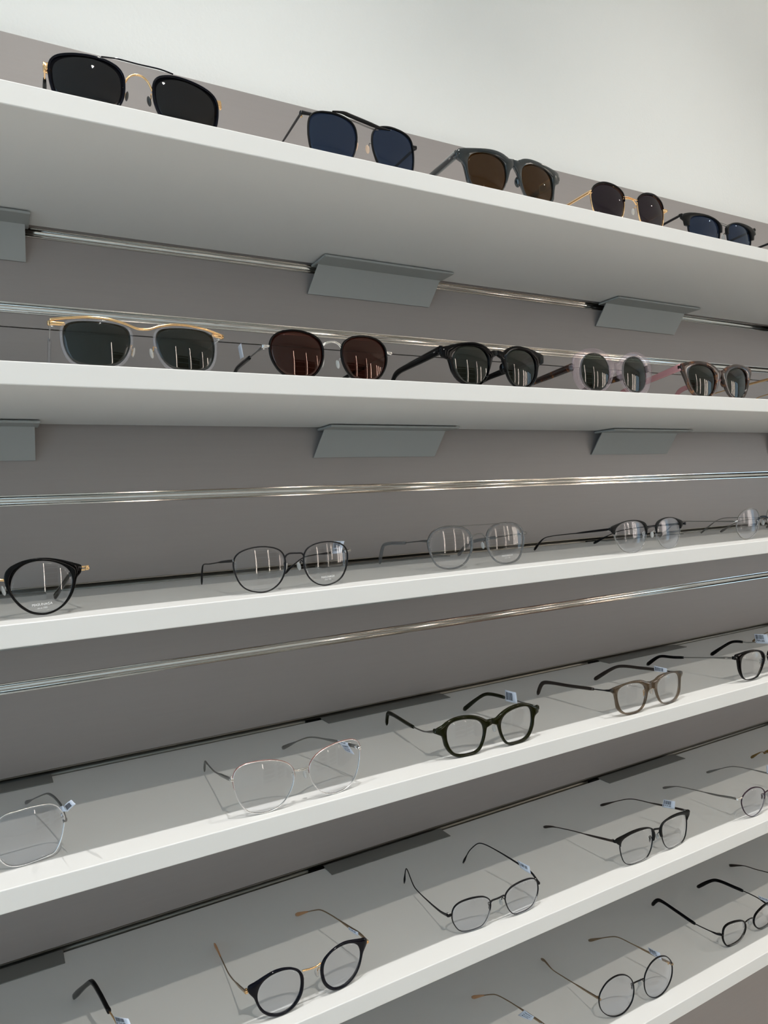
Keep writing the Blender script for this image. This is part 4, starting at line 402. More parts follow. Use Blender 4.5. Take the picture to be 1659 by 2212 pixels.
def platemesh(mb, hole, d, sd, depth, wb, bev=.45):
    """acetate front: skin between the lens opening and the outer contour, bevelled front and back"""
    mode, Q = d['out']; Q = [((Q[i-1][0]+2*Q[i][0]+Q[(i+1)%len(Q)][0])/4,(Q[i-1][1]+2*Q[i][1]+Q[(i+1)%len(Q)][1])/4) if ((mode=='closed' or 2<i<len(Q)-3) and abs(Q[i][0])<58) else Q[i] for i in range(len(Q))]; cx,cz = d['cL'] if sd=='L' else d['cR']; mir = sd=='R'; c0 = d['cL']
    Q = smoothpoly(Q, mode=='closed'); 
    if mode=='half': Q = [(min(q[0],0.),q[1]) for q in Q]+[Q[0]]
    elif mode=='closed': Q = Q+[Q[0]]
    N = 200; IN=[]; OUT=[]; TI=[]; TO=[]
    hp = [(-(x) if mir else x, z) for x,z in hole]; c0 = (-cx if mir else cx, cz)
    def hit(poly, a):
        dx,dz = math.cos(a),math.sin(a); best=None
        for p,q in zip(poly,poly[1:]):
            ex,ez = q[0]-p[0],q[1]-p[1]; den = dx*ez-dz*ex
            if abs(den)<1e-9: continue
            t = ((p[0]-c0[0])*ez-(p[1]-c0[1])*ex)/den; u = ((p[0]-c0[0])*dz-(p[1]-c0[1])*dx)/den
            if t>0 and -.001<=u<=1.001 and (best is None or t>best): best=t
        return best
    hc = hp+[hp[0]]; ok=[]
    for i in range(N):
        a = 2*math.pi*i/N-math.pi/2; ti = hit(hc,a); to = hit(Q,a); ok.append(ti is not None and to is not None)
        TI.append(ti-.25 if ok[-1] else None); TO.append(to if ok[-1] else None)
    Wd = [TO[i]-TI[i] if ok[i] else None for i in range(N)]
    for i in range(N):
        if not ok[i]: IN.append(None); OUT.append(None); continue
        a = 2*math.pi*i/N-math.pi/2; ti = TI[i]; wdt = Wd[i]
        r = 9 if math.sin(a) < -.25 else 3
        if mode!='open' and (abs(math.cos(a))<.8 or math.sin(a)<-.5): 
            q = [Wd[(i+k)%N] for k in range(-r,r+1) if Wd[(i+k)%N] is not None]; wdt = sum(q)/len(q)
        if mode=='closed' and math.cos(a)>0:
            q = [Wd[(i+k)%N] for k in range(-9,10) if Wd[(i+k)%N] is not None]; wdt = sum(q)/len(q)
        atnose = mode=='half' and c0[0]+math.cos(a)*TO[i] > -3.5
        if atnose: wdt = Wd[i]
        elif mode!='open': wdt *= .80+.20*max(0,min(1,(math.sin(a)-.05)/.45))
        if mode=='open': wdt *= .82
        to = ti+max(wdt,.9)
        if c0[1]+math.sin(a)*to < .12: to = (.12-c0[1])/math.sin(a)
        IN.append((c0[0]+math.cos(a)*ti,c0[1]+math.sin(a)*ti)); OUT.append((c0[0]+math.cos(a)*to,c0[1]+math.sin(a)*to))
    V=[]; F=[]; ids={}
    for i in range(N):
        if not ok[i]: continue
        (xi,zi),(xo,zo) = IN[i],OUT[i]; L = math.hypot(xo-xi,zo-zi); b = min(bev,L*.3)/L
        ring=[]
        for (t,y) in ((0,depth/2-bev),(0,-depth/2+bev*.6),(b*.6,-depth/2+.05),(.5,-depth/2-.12),(1-b,-depth/2+.05),(1,-depth/2+bev),(1,depth/2-bev),(1-b,depth/2),(.5,depth/2),(b,depth/2)):
            x = xi+(xo-xi)*t; z = zi+(zo-zi)*t; ring.append(len(V)); V.append(((-x if mir else x), yb(x)+y, z))
        ids[i]=ring
    K=10
    for i in range(N):
        j=(i+1)%N
        if i in ids and j in ids:
            for k in range(K): F.append((ids[i][k],ids[i][(k+1)%K],ids[j][(k+1)%K],ids[j][k]))
        elif i in ids: F.append(tuple(ids[i]))
        elif j in ids: F.append(tuple(ids[j]))
    mb.add(V,F)
def dome(x,z,cx,cz): return yb(x)-2.1+((x-cx)**2+(z-cz)**2)/260.
def lensmesh(mb, P, cx, cz, inset=.0, sag=2.0, th=1.4):
    N = len(P); R = 8; V=[]; F=[]
    for s_ in (0,1):
        for j in range(R+1):
            q = j/R
            for k in range(N if j else 1):
                x = cx+(P[k][0]-cx)*q*(1-inset); z = cz+(P[k][1]-cz)*q*(1-inset)
                y = dome(x,z,cx,cz)+(th*.5 if s_ else -th*.5)
                V.append((x,y,z))
    def idx(s_,j,k): return s_*(1+R*N)+(0 if j==0 else 1+(j-1)*N+k%N)
    for s_ in (0,1):
        for k in range(N):
            F.append((idx(s_,0,0),idx(s_,1,k),idx(s_,1,k+1)))
            for j in range(1,R): F.append((idx(s_,j,k),idx(s_,j+1,k),idx(s_,j+1,k+1),idx(s_,j,k+1)))
    for k in range(N): F.append((idx(0,R,k),idx(1,R,k),idx(1,R,k+1),idx(0,R,k+1)))
    mb.add(V,F)
def bar(pts, h, d, y0=0., n=8, res=6, sq=3.):
    P = catmull([Vector((p[0], yb(p[0])+y0, p[2])) for p in pts], res); m = len(P)
    hs = [(lerp(i/(m-1),h) if isinstance(h,list) else (h,))[0] for i in range(m)]
    mb = MB(); sweep(mb, P, [(hs[i], d) for i in range(m)], Vector((0,1,0)), n, sq); return mb

WIRE = [(0,3.0,1.6),(.12,3.0,1.3),(.32,2.4,1.2),(.40,1.3,1.1),(.80,1.2,1.1),(.88,2.6,1.6),(.97,4.0,1.8),(1,2.6,1.2)]
WIREH = [(0,3.0,1.6),(.10,2.6,1.3),(.35,1.8,1.2),(.50,1.2,1.1),(.90,1.2,1.1),(.96,2.8,2.4),(1,1.8,1.6)]
PLATE = [(0,3.6,1.6),(.3,3.2,1.2),(.42,1.6,1.1),(.80,1.5,1.1),(.9,3.8,1.8),(.98,4.8,2.2),(1,3.4,1.6)]
ACET = [(0,7.4,3.4),(.25,6.2,3.2),(.6,5.0,3.0),(.8,5.2,3.2),(.93,7.4,3.2),(.99,5.4,2.8),(1,3.0,2.0)]
ACETW = [(0,9.5,3.6),(.3,8.6,3.4),(.6,6.8,3.2),(.72,7.8,3.2),(.82,5.0,3.2),(.97,5.5,3.0),(1,2.6,2.0)]
SLEEVE = [(0,3.4,2.4),(.05,4.2,3.2),(.6,4.3,3.2),(.85,5.6,3.2),(.97,5.6,3.2),(1,3.0,2.0)]
METAL1 = [(0,3.4,2.0),(.25,2.6,1.8),(.4,1.5,1.2),(1,1.4,1.2)]

def side_of(T): 
    a = Vector(T[0]); b = Vector(T[-1]); d = Vector((b.x-a.x,b.y-a.y,0)).normalized(); return Vector((d.y,-d.x,0))
def resample(P, n):
    L=[0.]
    for a,b in zip(P,P[1:]): L.append(L[-1]+(b-a).length)
    out=[]; j=0
    for i in range(n):
        s = L[-1]*i/(n-1)
        while j < len(L)-2 and L[j+1] < s: j += 1
        u = (s-L[j])/max(1e-6,L[j+1]-L[j]); out.append(P[j].lerp(P[j+1],max(0,min(1,u))))
    return out
def temple(root, T, st, sd):
    T = [Vector(p) for p in T]; kind = st.get('temple','wire'); tm = M[st['tm']]; sv = side_of(T)
    outw = -1 if sd=='L' else 1
    if kind == 'combo' or st.get('tipm'):
        P = resample(catmull(T,10),48); fr = st.get('split',.42); k = int(fr*47)
        a, b = P[:k+2], P[k:]
        mb = MB(); prof = st.get('tprof1',METAL1); sweep(mb,a,[lerp(i/(len(a)-1),prof) for i in range(len(a))],sv,8,3.); t = mb.build('temple',tm,root,.001)
        prof = st.get('tprof2',SLEEVE)
        mb = MB(); sweep(mb,b,[lerp(i/(len(b)-1),prof) for i in range(len(b))],sv,10,3.); mb.build('temple_tip',M[st.get('tipm','black')],t,.001)
    else:
        P = resample(catmull(T,10),48); prof = st.get('tprof', dict(wire=WIRE,plate=PLATE,acetate=ACET,wide=ACETW,hook=WIREH)[kind])
        mb = MB(); sweep(mb,P,[lerp(i/47,prof) for i in range(48)],sv,10,3.2); t = mb.build('temple',tm,root,.001)
    # hinge barrel on the inner face, just behind the corner
    d = (P[2]-P[0]).normalized() if kind!='combo' else (T[1]-T[0]).normalized(); c = T[0]+d*4.5-Vector((outw*1.6,0,0))
    mb = MB(); sweep(mb,[c+Vector((0,0,1.7)),c-Vector((0,0,1.7))],[(2.,2.),(2.,2.)],Vector((1,0,0)),10,2.); ellipsoid(mb,c+Vector((0,2.2,0)),(.9,.9,.9)); mb.build('hinge',M[st.get('hm','silver')],t,.001)
    return t
def quadmap(cor, x, y, off, nn):
    tl,tr,br,bl = [Vector(c) for c in cor]; p = (bl.lerp(br,x)).lerp(tl.lerp(tr,x), y); return p+nn*off
def make_tag(root, cor, kind, txt, nn):
    nn = Vector(nn); mb = MB(); G = 4; V=[]; F=[]
    for s_ in (0,1):
        for j in range(G+1):
            for i in range(G+1): V.append(quadmap(cor,i/G,j/G,(.0 if s_ else .12)+.5*math.sin(math.pi*i/G),nn))
    q = (G+1)**2
    for s_ in (0,1):
        for j in range(G):
            for i in range(G):
                a = s_*q+j*(G+1)+i; F.append((a,a+1,a+G+2,a+G+1))
    rim = [i for i in range(G+1)]+[(j+1)*(G+1)-1 for j in range(1,G+1)]+[G*(G+1)+i for i in range(G-1,-1,-1)]+[j*(G+1) for j in range(G-1,0,-1)]
    for a,b in zip(rim,rim[1:]+rim[:1]): F.append((a,b,q+b,q+a))
    mb.add(V,F); t = mb.build('price_tag',M['paper'],root,.001)
    def on(x,y): return quadmap(cor,x,y,.17+.5*math.sin(math.pi*x),nn)
    def put(txt,x0,x1,y0,y1,name,bold=True):
        v,f = text_tris(txt,bold)
        if v: MB().add([on(x0+(x1-x0)*a, y0+(y1-y0)*b) for a,b in v],f,False).build(name,M['ink'],t,.001)
    if kind in ('price','code'):
        y0,y1 = (.46,.92) if kind=='price' else (.16,.84); mb = MB(); x = .09; rnd = random.Random(len(txt)*7+int(cor[0][0]))
        while x < .68:
            wd = rnd.choice((.012,.02,.034)); mb.add([on(x,y0),on(x+wd,y0),on(x+wd,y1),on(x,y1)],[(0,1,2,3)],False); x += wd+rnd.choice((.01,.014,.02))
        mb.build('barcode',M['ink'],t,.001)
        if txt: put(txt,.07,.70,.17,.40,'price_text')
    elif kind=='text': put(txt,.12,.78,.34,.80,'price_text')
    elif kind=='lines':
        put('N00390014',.2,.86,.68,.86,'label_text'); put('Non Correct',.2,.82,.42,.60,'label_text'); put('Mountings',.2,.72,.16,.36,'label_text')
def spectacles(k, name, label, cat, group, st):
    d = D[k]; ox,oy,oz = d['O']; root = empty(name,(ox,oy,W(oz)),d['yaw']); tag(root,label,cat,group)
    w = st.get('w',1.2); wt = st.get('wt',w); wb = st.get('wb',w); dep = st.get('d',1.8); rm = M[st['rim']]
    def wf(a):
        top = max(0,math.sin(math.radians(a))); bot = max(0,-math.sin(math.radians(a)))
        out = max(0,-math.cos(math.radians(a)))
        return w+(wt-w)*top**1.5+(wb-w)*bot**1.5+st.get('wo',0)*out*(max(0,math.sin(math.radians(a))+.55))
    inn = {}
    one = st.get('onepiece'); F = MB()
    for sd in 'LR':
        cx,cz = d['cL'] if sd=='L' else d['cR']; mir = sd=='R'
        P = outline(d['rr'],cx,cz,mir,wb); inn[sd] = P
        mb = F if one else MB()
        if d.get('out') and d['out'][0]!='open': platemesh(mb,P,d,sd,dep,wb)
        elif not st.get('rimless_low'): ringmesh(mb,P,wf,dep,cx,cz,mir)
        else: ringmesh(mb,P,lambda a:w,dep,cx,cz,mir)
        if not one: rim = mb.build('rim',rm,root,.001)
        if st.get('second'):     # a second ring round the first
            s2 = st['second']; mb = MB(); P2=[]
            for (x,z) in P:
                v = Vector((x-cx,z-cz)); v = v*(1+(w+.1)/v.length); P2.append((cx+v.x,cz+v.y))
            ringmesh(mb,P2,lambda a:s2[1],s2[2],cx,cz,mir,arc=s2[3]); mb.build('outer_rim',M[s2[0]],root,.001)
        if d.get('out') and d['out'][0]=='open':
            mb = MB(); platemesh(mb,P,d,sd,st['brow'][2],wb,.6)
            for q in range(len(mb.v)): mb.v[q] = (mb.v[q][0],mb.v[q][1]-.4,mb.v[q][2])
            mb.build('brow_bar',M[st['brow'][0]],root,.001)
        elif st.get('brow'):
            b = st['brow']; mb = MB()
            ringmesh(mb,P,lambda a: b[1]*(.55+.45*math.sin(math.radians(max(0,min(180,(a-b[3][0])*180/(b[3][1]-b[3][0]))))))+ (b[4] if a>125 else 0)*min(1,(a-125)/25.),b[2],cx,cz,mir,y0=-.5,arc=b[3])
            mb.build('brow_bar',M[b[0]],root,.001)
        mb = MB(); lensmesh(mb,P,cx,cz,inset=-.01); lo = mb.build('lens',LENS[st['lens']],root,.001)
    # end pieces: from the outer rim to the hinge corner
    for sd in 'LR':
        sg = -1 if sd=='L' else 1; H = Vector(d['T'+sd][0]); P = inn[sd]
        cand = [p for p in P if (p[0]-(d['cL'] if sd=='L' else d['cR'])[0])*sg>0]
        p = min(cand,key=lambda p:abs(p[1]-H.z)+.4*max(0,abs(p[0]-H.x)-12)); a = Vector((p[0]+sg*w*.3,0,p[1])); a.y = yb(a.x)
        b = Vector((H.x,H.y-.2,H.z)); h0,h1 = st.get('ep',(2.6,2.6)); md = a.lerp(b,.6)
        if (b-a).length < 2: a = a-Vector((sg*1.2,0,0))
        tgt = F if one else MB(); ed = st.get('epd',dep)
        if d.get('out'):
            a = b+Vector((-sg*1.5,0,0)); md = b.copy()
        P3 = catmull([a,md,b+Vector((sg*.2,0,0)),b+Vector((sg*.4,ed*.9,0))],5); mm = len(P3)
        sweep(tgt,P3,[(h0+(h1-h0)*min(1,i/(mm*.6)), ed) for i in range(mm)],[Vector((0,1,0)) if i<mm*.62 else Vector((sg,.4,0)) for i in range(mm)],8,3.2)
        if not one: tgt.build('end_piece',M[st.get('epm',st['rim'])],root,.001)
    # bridge and bars
    bb = d['bars']; bh = st.get('bh',1.6); bd = st.get('bd',1.8)
    br = bar(bb['bridge'],bh,bd,st.get('by',.2)) if 'bridge' in bb else None
    if d.get('out') and d['out'][0]=='half': F.build('frame_front',rm,root,.001)
    elif not br: pass
    elif one: F.v += []; o=len(F.v); F.v += br.v; F.f += [tuple(i+o for i in q) for q in br.f]; F.sm += br.sm; F.build('frame_front',rm,root,.001)
    else: br.build('bridge',M[st.get('bm',st['rim'])],root,.001)
    if 'top' in bb and not st.get('notop'): bar(bb['top'],st.get('th',1.8),st.get('td',1.6),st.get('ty',-.6)).build('top_bar',M[st.get('topm',st.get('bm',st['rim']))],root,.001)
    # nose pads
    for sd in 'LR':
        sg = -1 if sd=='L' else 1; cx,cz = d['cL'] if sd=='L' else d['cR']; P = inn[sd]
        zq = cz+st.get('padz',1.); q = min([p for p in P if (p[0]-cx)*sg<0],key=lambda p:abs(p[1]-zq)); ux = q[0]-sg*(w+.4)
        c = Vector((ux-sg*1.6, 5.2, zq-1.5)); rot = Matrix.Rotation(sg*.5,3,'Z') @ Matrix.Rotation(-sg*.25,3,'Y')
        if st.get('pads','arm')=='arm':
            mb = MB(); arm = catmull([Vector((q[0]-sg*.2,.4,zq+2)),Vector((ux,3.2,zq+4)),Vector((ux+sg*.3,5.5,zq+2.2)),Vector((c.x+sg*.9,c.y+.3,c.z+.3))],6)
            sweep(mb,arm,(.95,.95),Vector((1,.3,0)),8,2.); ellipsoid(mb,c+Vector((sg*.75,.3,0)),(.6,1.7,3.0),rot); t = mb.build('pad_arm',M[st.get('armm',st.get('bm',st['rim']))],root,.001)
            mb = MB(); ellipsoid(mb,c,(1.0,2.4,4.2),rot); mb.build('nose_pad',M[st.get('padm','pad')],t,.001)
        else:
            c = Vector((q[0]-sg*(w*.8), 3.0, zq-2)); mb = MB(); ellipsoid(mb,c,(1.5,3.6,5.8),rot); mb.build('nose_pad',rm,root,.001)
    for sd in 'LR': temple(root,d['T'+sd],st,sd)
    if st.get('pins'):
        for sd in 'LR':
            sg = -1 if sd=='L' else 1; H = Vector(d['T'+sd][0]); c = Vector((H.x-sg*3.6, yb(H.x)-dep/2-.15, H.z+.2)); mb = MB()
            for q in range(2 if st['pins']=='gold2' else 1):
                cc = c+Vector((0,0,(-1.6 if q else 1.0) if st['pins']=='gold2' else 0)); mb.box(cc.x-1.5,cc.x+1.5,cc.y-.2,cc.y+.3,cc.z-.7,cc.z+.7)
            mb.build('rivet',M['gold' if 'gold' in st['pins'] else 'silver'],root,.001,bevel=.0002)
            T=d['T'+sd]; v=(Vector(T[1])-Vector(T[0])).normalized(); cc=Vector(T[0])+v*11; nv=side_of(T)*sg*(1 if side_of(T).x>0 else -1); mb=MB(); e0=cc+nv*1.75
            mb.add([e0+v*a+Vector((0,0,b))+nv*c_ for c_ in (0,.25) for a,b in ((-1.8,-.6),(1.8,-.6),(1.8,.6),(-1.8,.6))],[(0,1,2,3),(7,6,5,4),(0,4,5,1),(1,5,6,2),(2,6,7,3),(3,7,4,0)],False); mb.build('rivet',M['silver'],root,.001)
    for (x0,z0,x1,z1,txt,al) in d.get('text',[]):
        v,f = text_tris(txt); cx,cz = d['cR']; Lx = x1-x0; hh = Lx*(.13 if txt.isupper() else .17); r0 = sum(d['rr'])/len(d['rr'])
        V=[]
        for a,b in v:
            x = x0+Lx*a; z = z0+(z1-z0)*a+hh*b; V.append((x,dome(x,z,cx,cz)-.95,z))
        MB().add(V,f,False).build('lens_print',mark_mat(al),root,.001)
    for (cor,kind,txt,nn) in d.get('tag',[]): make_tag(root,cor,kind,txt,nn)
    return root

SG='sunglasses on the top shelf'; S2='sunglasses on the second shelf'; O3='optical glasses on the third shelf'; O4='optical glasses on the fourth shelf'; O5='optical glasses on the fifth shelf'; O6='optical glasses on the lowest shelf'
def sun(k,l,g,st): return spectacles(k,'sunglasses',l,'sunglasses',g,st)
def opt(k,l,g,st): return spectacles(k,'eyeglasses',l,'eyeglasses',g,st)
sun('A1','large black squared sunglasses with gold bridge and thin double bar, far left, top shelf',SG,dict(rim='navyblk',w=2.0,wt=2.2,d=3.2,lens='black',bm='gold',bh=1.6,bd=1.6,th=1.0,td=1.4,ty=-1.2,topm='navyblk',ep=(6,8),epm='gold',epd=2.,padm='paddark',armm='gold',temple='combo',tm='gold',tipm='black',split=.12,hm='gold'))
sun('A2','navy tinted aviator sunglasses with flat black top bar, second on the top shelf',SG,dict(rim='matte',w=1.4,wt=1.8,d=2.6,lens='navy',bh=1.4,bd=1.2,bm='steel',th=[(0,.8),(.3,4.2),(.7,4.2),(1,.8)],td=1.6,topm='matte',ty=-.8,ep=(2.5,4.),epd=2.4,epm='satin',temple='plate',tm='satin',padm='padpink',hm='gold',armm='steel'))
sun('A3','translucent grey blue sunglasses with brown lenses, middle of the top shelf',SG,dict(rim='greyac',w=3.2,wt=4.6,wb=2.4,wo=1.,d=4.,lens='brown',onepiece=1,bh=[(0,3.5),(.5,5.5),(1,3.5)],bd=4.,ep=(8.5,7),epd=4.,pads='fixed',temple='wide',tm='greyac',pins='silver'))
sun('A4','rounded sunglasses with black upper rims on gold wire, gold temples, top shelf',SG,dict(rim='gold',w=1.0,d=1.8,lens='purple',rimless_low=1,brow=('black',2.6,2.6,(15,160),0.),bh=1.6,bd=1.5,bm='gold',th=1.0,ep=(3,3),temple='plate',tm='gold',hm='gold'))
sun('A5','heavy black browline sunglasses with blue lenses, right end of the top shelf',SG,dict(rim='matte',w=1.0,d=1.6,lens='navy',rimless_low=1,brow=('matte',5.0,4.2,(10,196),2.2),bh=3.2,bd=2.,bm='steel',ep=(5,4),epd=3.,temple='plate',tm='satin',armm='matte'))
sun('A6','dark thin temple of sunglasses cut off at the right edge, top shelf',SG,dict(rim='matte',w=1.2,d=1.8,lens='navy',temple='plate',tm='satin'))
sun('B1','clear framed sunglasses with wavy gold brow bar, far left of the second shelf',S2,dict(rim='clearac',w=2.6,wt=2.2,d=3.4,lens='green',bh=1.,bd=1.,bm='gold',th=2.2,td=2.2,topm='gold',ty=-1.0,ep=(3,4),epm='gold',temple='combo',tm='silver',tipm='clearac',split=.3,armm='gold',padz=-1))
sun('B2','round black rimmed sunglasses with wine brown lenses and silver double bridge',S2,dict(rim='black',w=1.9,d=2.6,lens='wine',bh=1.2,bd=1.3,bm='silver',th=1.1,td=1.2,topm='silver',ty=.3,ep=(2.6,3.2),epm='silver',temple='combo',tm='steel',tipm='black',split=.34,armm='silver',padz=-3))
sun('B3','glossy black keyhole sunglasses with thick temples, middle of the second shelf',S2,dict(rim='black',w=2.8,wt=3.8,wb=2.4,wo=1.6,d=4.,lens='green',onepiece=1,bh=[(0,3),(.5,5.4),(1,3)],bd=4.,ep=(9,7.5),epd=4.,pads='fixed',temple='wide',tm='black',pins='silver'))
sun('B4','round pale pink clear sunglasses with tortoiseshell temples on the second shelf',S2,dict(rim='pinkac',w=4.2,wt=4.6,wb=3.2,wo=1.6,d=4.4,lens='green',onepiece=1,bh=[(0,3),(.5,5),(1,3)],bd=4.,ep=(7,6),epd=4.,pads='fixed',temple='wide',tm='tort'))
sun('B5','tortoiseshell cat eye sunglasses with dusty pink temples, right end of the second shelf',S2,dict(rim='tort',w=2.6,wt=3.4,wb=2.2,wo=2.6,d=4.2,lens='green',onepiece=1,bh=[(0,3),(.5,4.4),(1,3)],bd=4.,ep=(8,5),epd=4.,pads='fixed',temple='wide',tm='pink',pins=None))
sun('B6','gold wire temple of sunglasses cut off at the right edge, second shelf',S2,dict(rim='gold',w=1.2,d=1.8,lens='green',temple='plate',tm='gold'))
opt('C1','black round eyeglasses with rose gold rivets, left edge of the third shelf',O3,dict(rim='black',w=2.8,wt=3.6,wb=2.6,wo=1.2,d=3.2,lens='clear',bh=2.,bd=1.8,bm='gold',ep=(4,4),epm='gold',epd=2.,temple='combo',tm='gold',tipm='black',split=.45,pins='gold2',armm='silver'))
opt('C2','thin dark metal square eyeglasses with price tag on right temple, third shelf',O3,dict(rim='satin',w=1.3,d=2.,lens='clear',bh=1.6,bd=1.6,ep=(2.6,3.),epm='greymetal',temple='wire',tm='satin',padm='pad'))
opt('C3','clear grey double bridge eyeglasses in the middle of the third shelf',O3,dict(rim='greyclear',w=1.8,d=2.6,lens='clear',second=('steel',.8,1.8,(-20,185)),bh=1.6,bd=1.8,bm='steel',th=1.2,td=1.3,topm='steel',ty=-.9,ep=(2.,2.6),epm='steel',temple='combo',tm='steel',tipm='greyclear',split=.40))
opt('C4','black browline eyeglasses with rimless looking lower lenses, third shelf',O3,dict(rim='greymetal',w=.5,d=1.2,lens='ar',rimless_low=1,brow=('matte',3.2,2.4,(5,188),1.2),bh=2.2,bd=1.8,bm='satin',ep=(4,4),epm='satin',temple='wire',tm='satin',armm='silver'))
opt('C5','thin round wire eyeglasses with dark twisted bridge, right edge of the third shelf',O3,dict(rim='greymetal',w=1.,d=1.6,lens='ar',bh=3.4,bd=2.2,bm='navyblk',ep=(2,2.2),epm='silver',temple='wire',tm='greymetal',tipm='greymetal',tprof2=[(0,1.3,1.2),(.5,2.2,1.6),(.9,3.,1.8),(1,2,1.4)],split=.8,tprof1=[(0,2.2,1.4),(.3,1.4,1.1),(1,1.2,1.1)]))
opt('C6','long thin grey temple reaching in from the right edge, third shelf',O3,dict(rim='greymetal',w=1.,d=1.6,lens='clear',temple='wire',tm='greymetal'))
opt('D1','fine silver wire eyeglasses cut by the left edge, folded tag on temple, fourth shelf',O4,dict(rim='palesilver',w=1.,d=1.8,lens='ar',bh=1.2,bd=1.4,ep=(2.6,2.6),epm='steel',temple='wire',tm='steel'))
opt('D2','rose topped silver wire eyeglasses with triple bridge, left part of the fourth shelf',O4,dict(rim='palesilver',w=.85,d=1.7,lens='clear',second=('rose',.35,1.2,(5,178)),bh=1.0,bd=1.2,bm='silver',th=1.0,td=1.2,topm='silver',ty=.2,ep=(3,3),epm='silver',temple='plate',tm='greymetal',padm='pad',tprof=[(0,3.6,1.6),(.3,3.2,1.2),(.42,1.6,1.1),(.78,1.4,1.1),(.9,3.8,1.6),(.98,4.6,2.0),(1,3,1.4)]))
opt('D3','thick olive black squared eyeglasses with barcode tag standing up, fourth shelf',O4,dict(rim='olive',w=2.6,wt=3.2,wb=2.4,wo=.6,d=3.4,lens='clear',onepiece=1,bh=[(0,2.4),(.5,4.2),(1,2.4)],bd=3.4,ep=(6.5,5),epd=3.2,temple='combo',tm='steel',tipm='olive',split=.40,padm='pad',armm='silver',hm='silver'))
opt('D4','smoky translucent brown eyeglasses on the fourth shelf, right of the olive pair',O4,dict(rim='brownac',w=2.2,wt=2.8,wb=1.8,wo=.8,d=3.2,lens='clear',onepiece=1,bh=[(0,2.4),(.5,4.6),(1,2.4)],bd=3.4,ep=(6,4.5),epd=3.,temple='combo',tm='satin',tipm='dkbrown',split=.22,armm='gold',padm='pad'))
opt('D5','black eyeglasses with silver rivets cut by the right edge of the fourth shelf',O4,dict(rim='black',w=2.4,wt=2.8,wb=2.2,wo=.8,d=3.2,lens='clear',bh=1.6,bd=1.6,bm='greymetal',ep=(6,4.5),epd=3.,temple='combo',tm='greymetal',tipm='black',split=.55,pins='silver',armm='silver'))
opt('D6','thin curled gold wire temple tip behind a tag at the right edge, fourth shelf',O4,dict(rim='antgold',w=1.,d=1.6,lens='clear',temple='wire',tm='antgold'))
opt('E1','matte black temple with barcode tag rising from the bottom left corner',O5,dict(rim='black',w=2.6,wt=3.,d=3.2,lens='clear',onepiece=1,bh=3.,bd=3.,ep=(6,5),temple='combo',tm='gold',tipm='black',split=.2,tprof2=[(0,4.6,3.4),(.6,4.6,3.2),(.85,6.2,3.4),(.97,5.8,3.2),(1,3.4,2.2)]))
opt('E2','round black eyeglasses with gold bridge and thin gold temples, fifth shelf',O5,dict(rim='navyblk',w=2.4,wt=2.6,wb=2.2,wo=1.,d=2.8,lens='ar',bh=1.5,bd=1.6,bm='gold',ep=(2.8,2.8),epm='gold',epd=2.0,temple='wire',tm='antgold',tipm='orange',split=.80,tprof1=[(0,3.2,1.6),(.3,2.8,1.4),(.42,1.3,1.1),(1,1.2,1.1)],tprof2=[(0,1.3,1.2),(.4,3.,1.6),(.85,4.4,2.),(1,2.6,1.4)],armm='gold',padm='pad',hm='gold'))
opt('E3','fine black geometric wire eyeglasses with long curled temples, middle of the fifth shelf',O5,dict(rim='satin',w=1.1,wt=1.7,d=1.8,lens='ar',bh=1.8,bd=1.6,ep=(2.6,3),epd=2.2,temple='hook',tm='satin',padm='pad'))
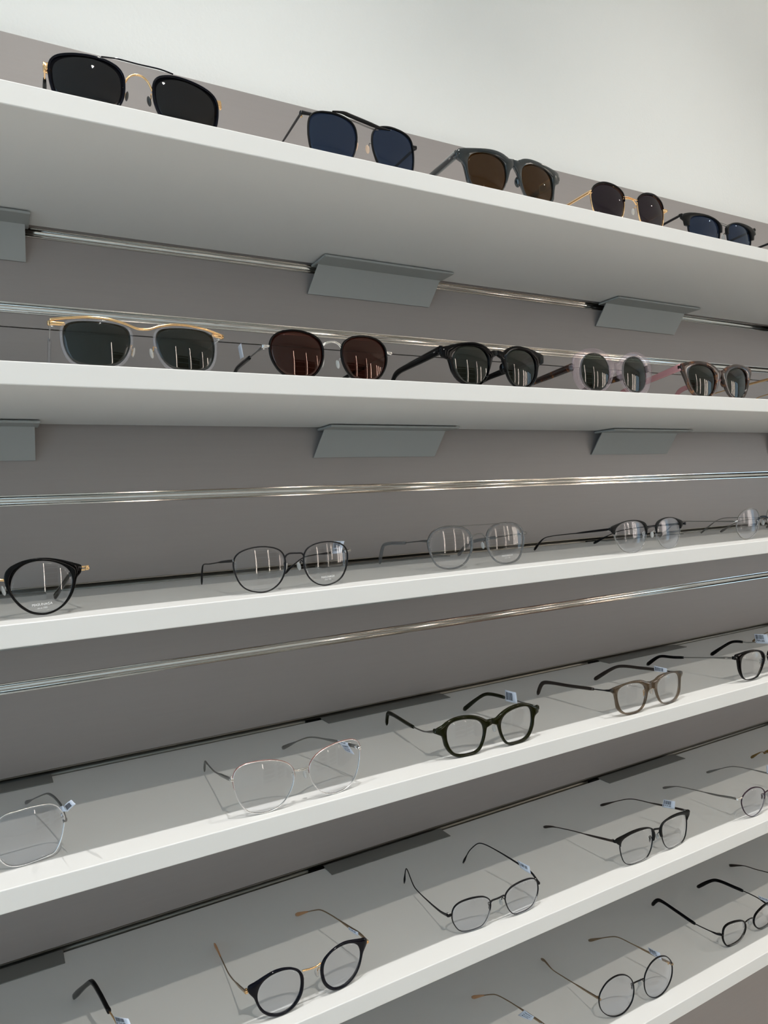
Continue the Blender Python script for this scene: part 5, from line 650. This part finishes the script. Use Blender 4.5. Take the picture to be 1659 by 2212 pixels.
opt('E4','matte black browline square eyeglasses with standing price tag, fifth shelf',O5,dict(rim='satin',w=1.,d=1.6,lens='clear',rimless_low=1,brow=('matte',4.0,2.8,(-12,192),1.4),bh=2.2,bd=2.2,bm='matte',ep=(4.5,3.4),epm='matte',epd=2.6,temple='wire',tm='dkbrown',padm='pad',hm='steel'))
opt('E5','small round plum wire eyeglasses cut by the right edge of the fifth shelf',O5,dict(rim='plum',w=1.1,wt=1.5,d=1.7,lens='ar',bh=1.6,bd=1.6,ep=(2.4,2.8),epm='silver',temple='wire',tm='greymetal',padm='pad'))
opt('E6','amber temple tip curling in from the right edge above the fifth shelf',O5,dict(rim='antgold',w=1.,d=1.6,lens='clear',temple='wire',tm='antgold',tipm='amber',split=.8,tprof1=[(0,3,1.4),(.3,2,1.2),(1,1.2,1.1)],tprof2=[(0,1.3,1.2),(.5,3.,1.8),(.85,4.6,2.2),(1,3,1.6)]))
opt('F1','gold wire temple with printed text tag at the bottom edge, lowest shelf',O6,dict(rim='antgold',w=1.,d=1.6,lens='clear',temple='wire',tm='antgold',tipm='orange',split=.80,tprof1=[(0,3.2,1.6),(.3,2.8,1.4),(.42,1.3,1.1),(1,1.2,1.1)],tprof2=[(0,1.3,1.2),(.4,3.,1.6),(.85,4.4,2.),(1,2.6,1.4)]))
opt('F2','large perfectly round black wire eyeglasses with antique gold temples, lowest shelf',O6,dict(rim='satin',w=1.1,wt=1.5,d=1.8,lens='ar',bh=1.6,bd=1.6,ep=(2.4,3),epm='antgold',temple='wire',tm='antgold',padm='pad',hm='gold'))
opt('F3','small thick black eyeglasses with chunky black temple sleeves, lowest shelf',O6,dict(rim='black',w=2.0,wt=2.4,d=2.8,lens='clear',bh=1.6,bd=1.6,bm='satin',ep=(2.4,3),epm='satin',temple='combo',tm='satin',tipm='black',split=.36,armm='silver',padm='pad',tprof2=[(0,3.6,2.6),(.04,4.8,3.4),(.6,4.6,3.2),(.85,5.6,3.4),(.97,5.2,3.2),(1,3,2.2)]))
opt('F4','slim dark temple with flat tip at the right edge above the lowest shelf',O6,dict(rim='satin',w=1.1,d=1.7,lens='clear',temple='wire',tm='dkbrown',tprof=[(0,3,1.6),(.3,2,1.2),(.5,1.4,1.1),(.8,1.3,1.1),(.97,4.6,2.0),(1,4.2,1.8)]))
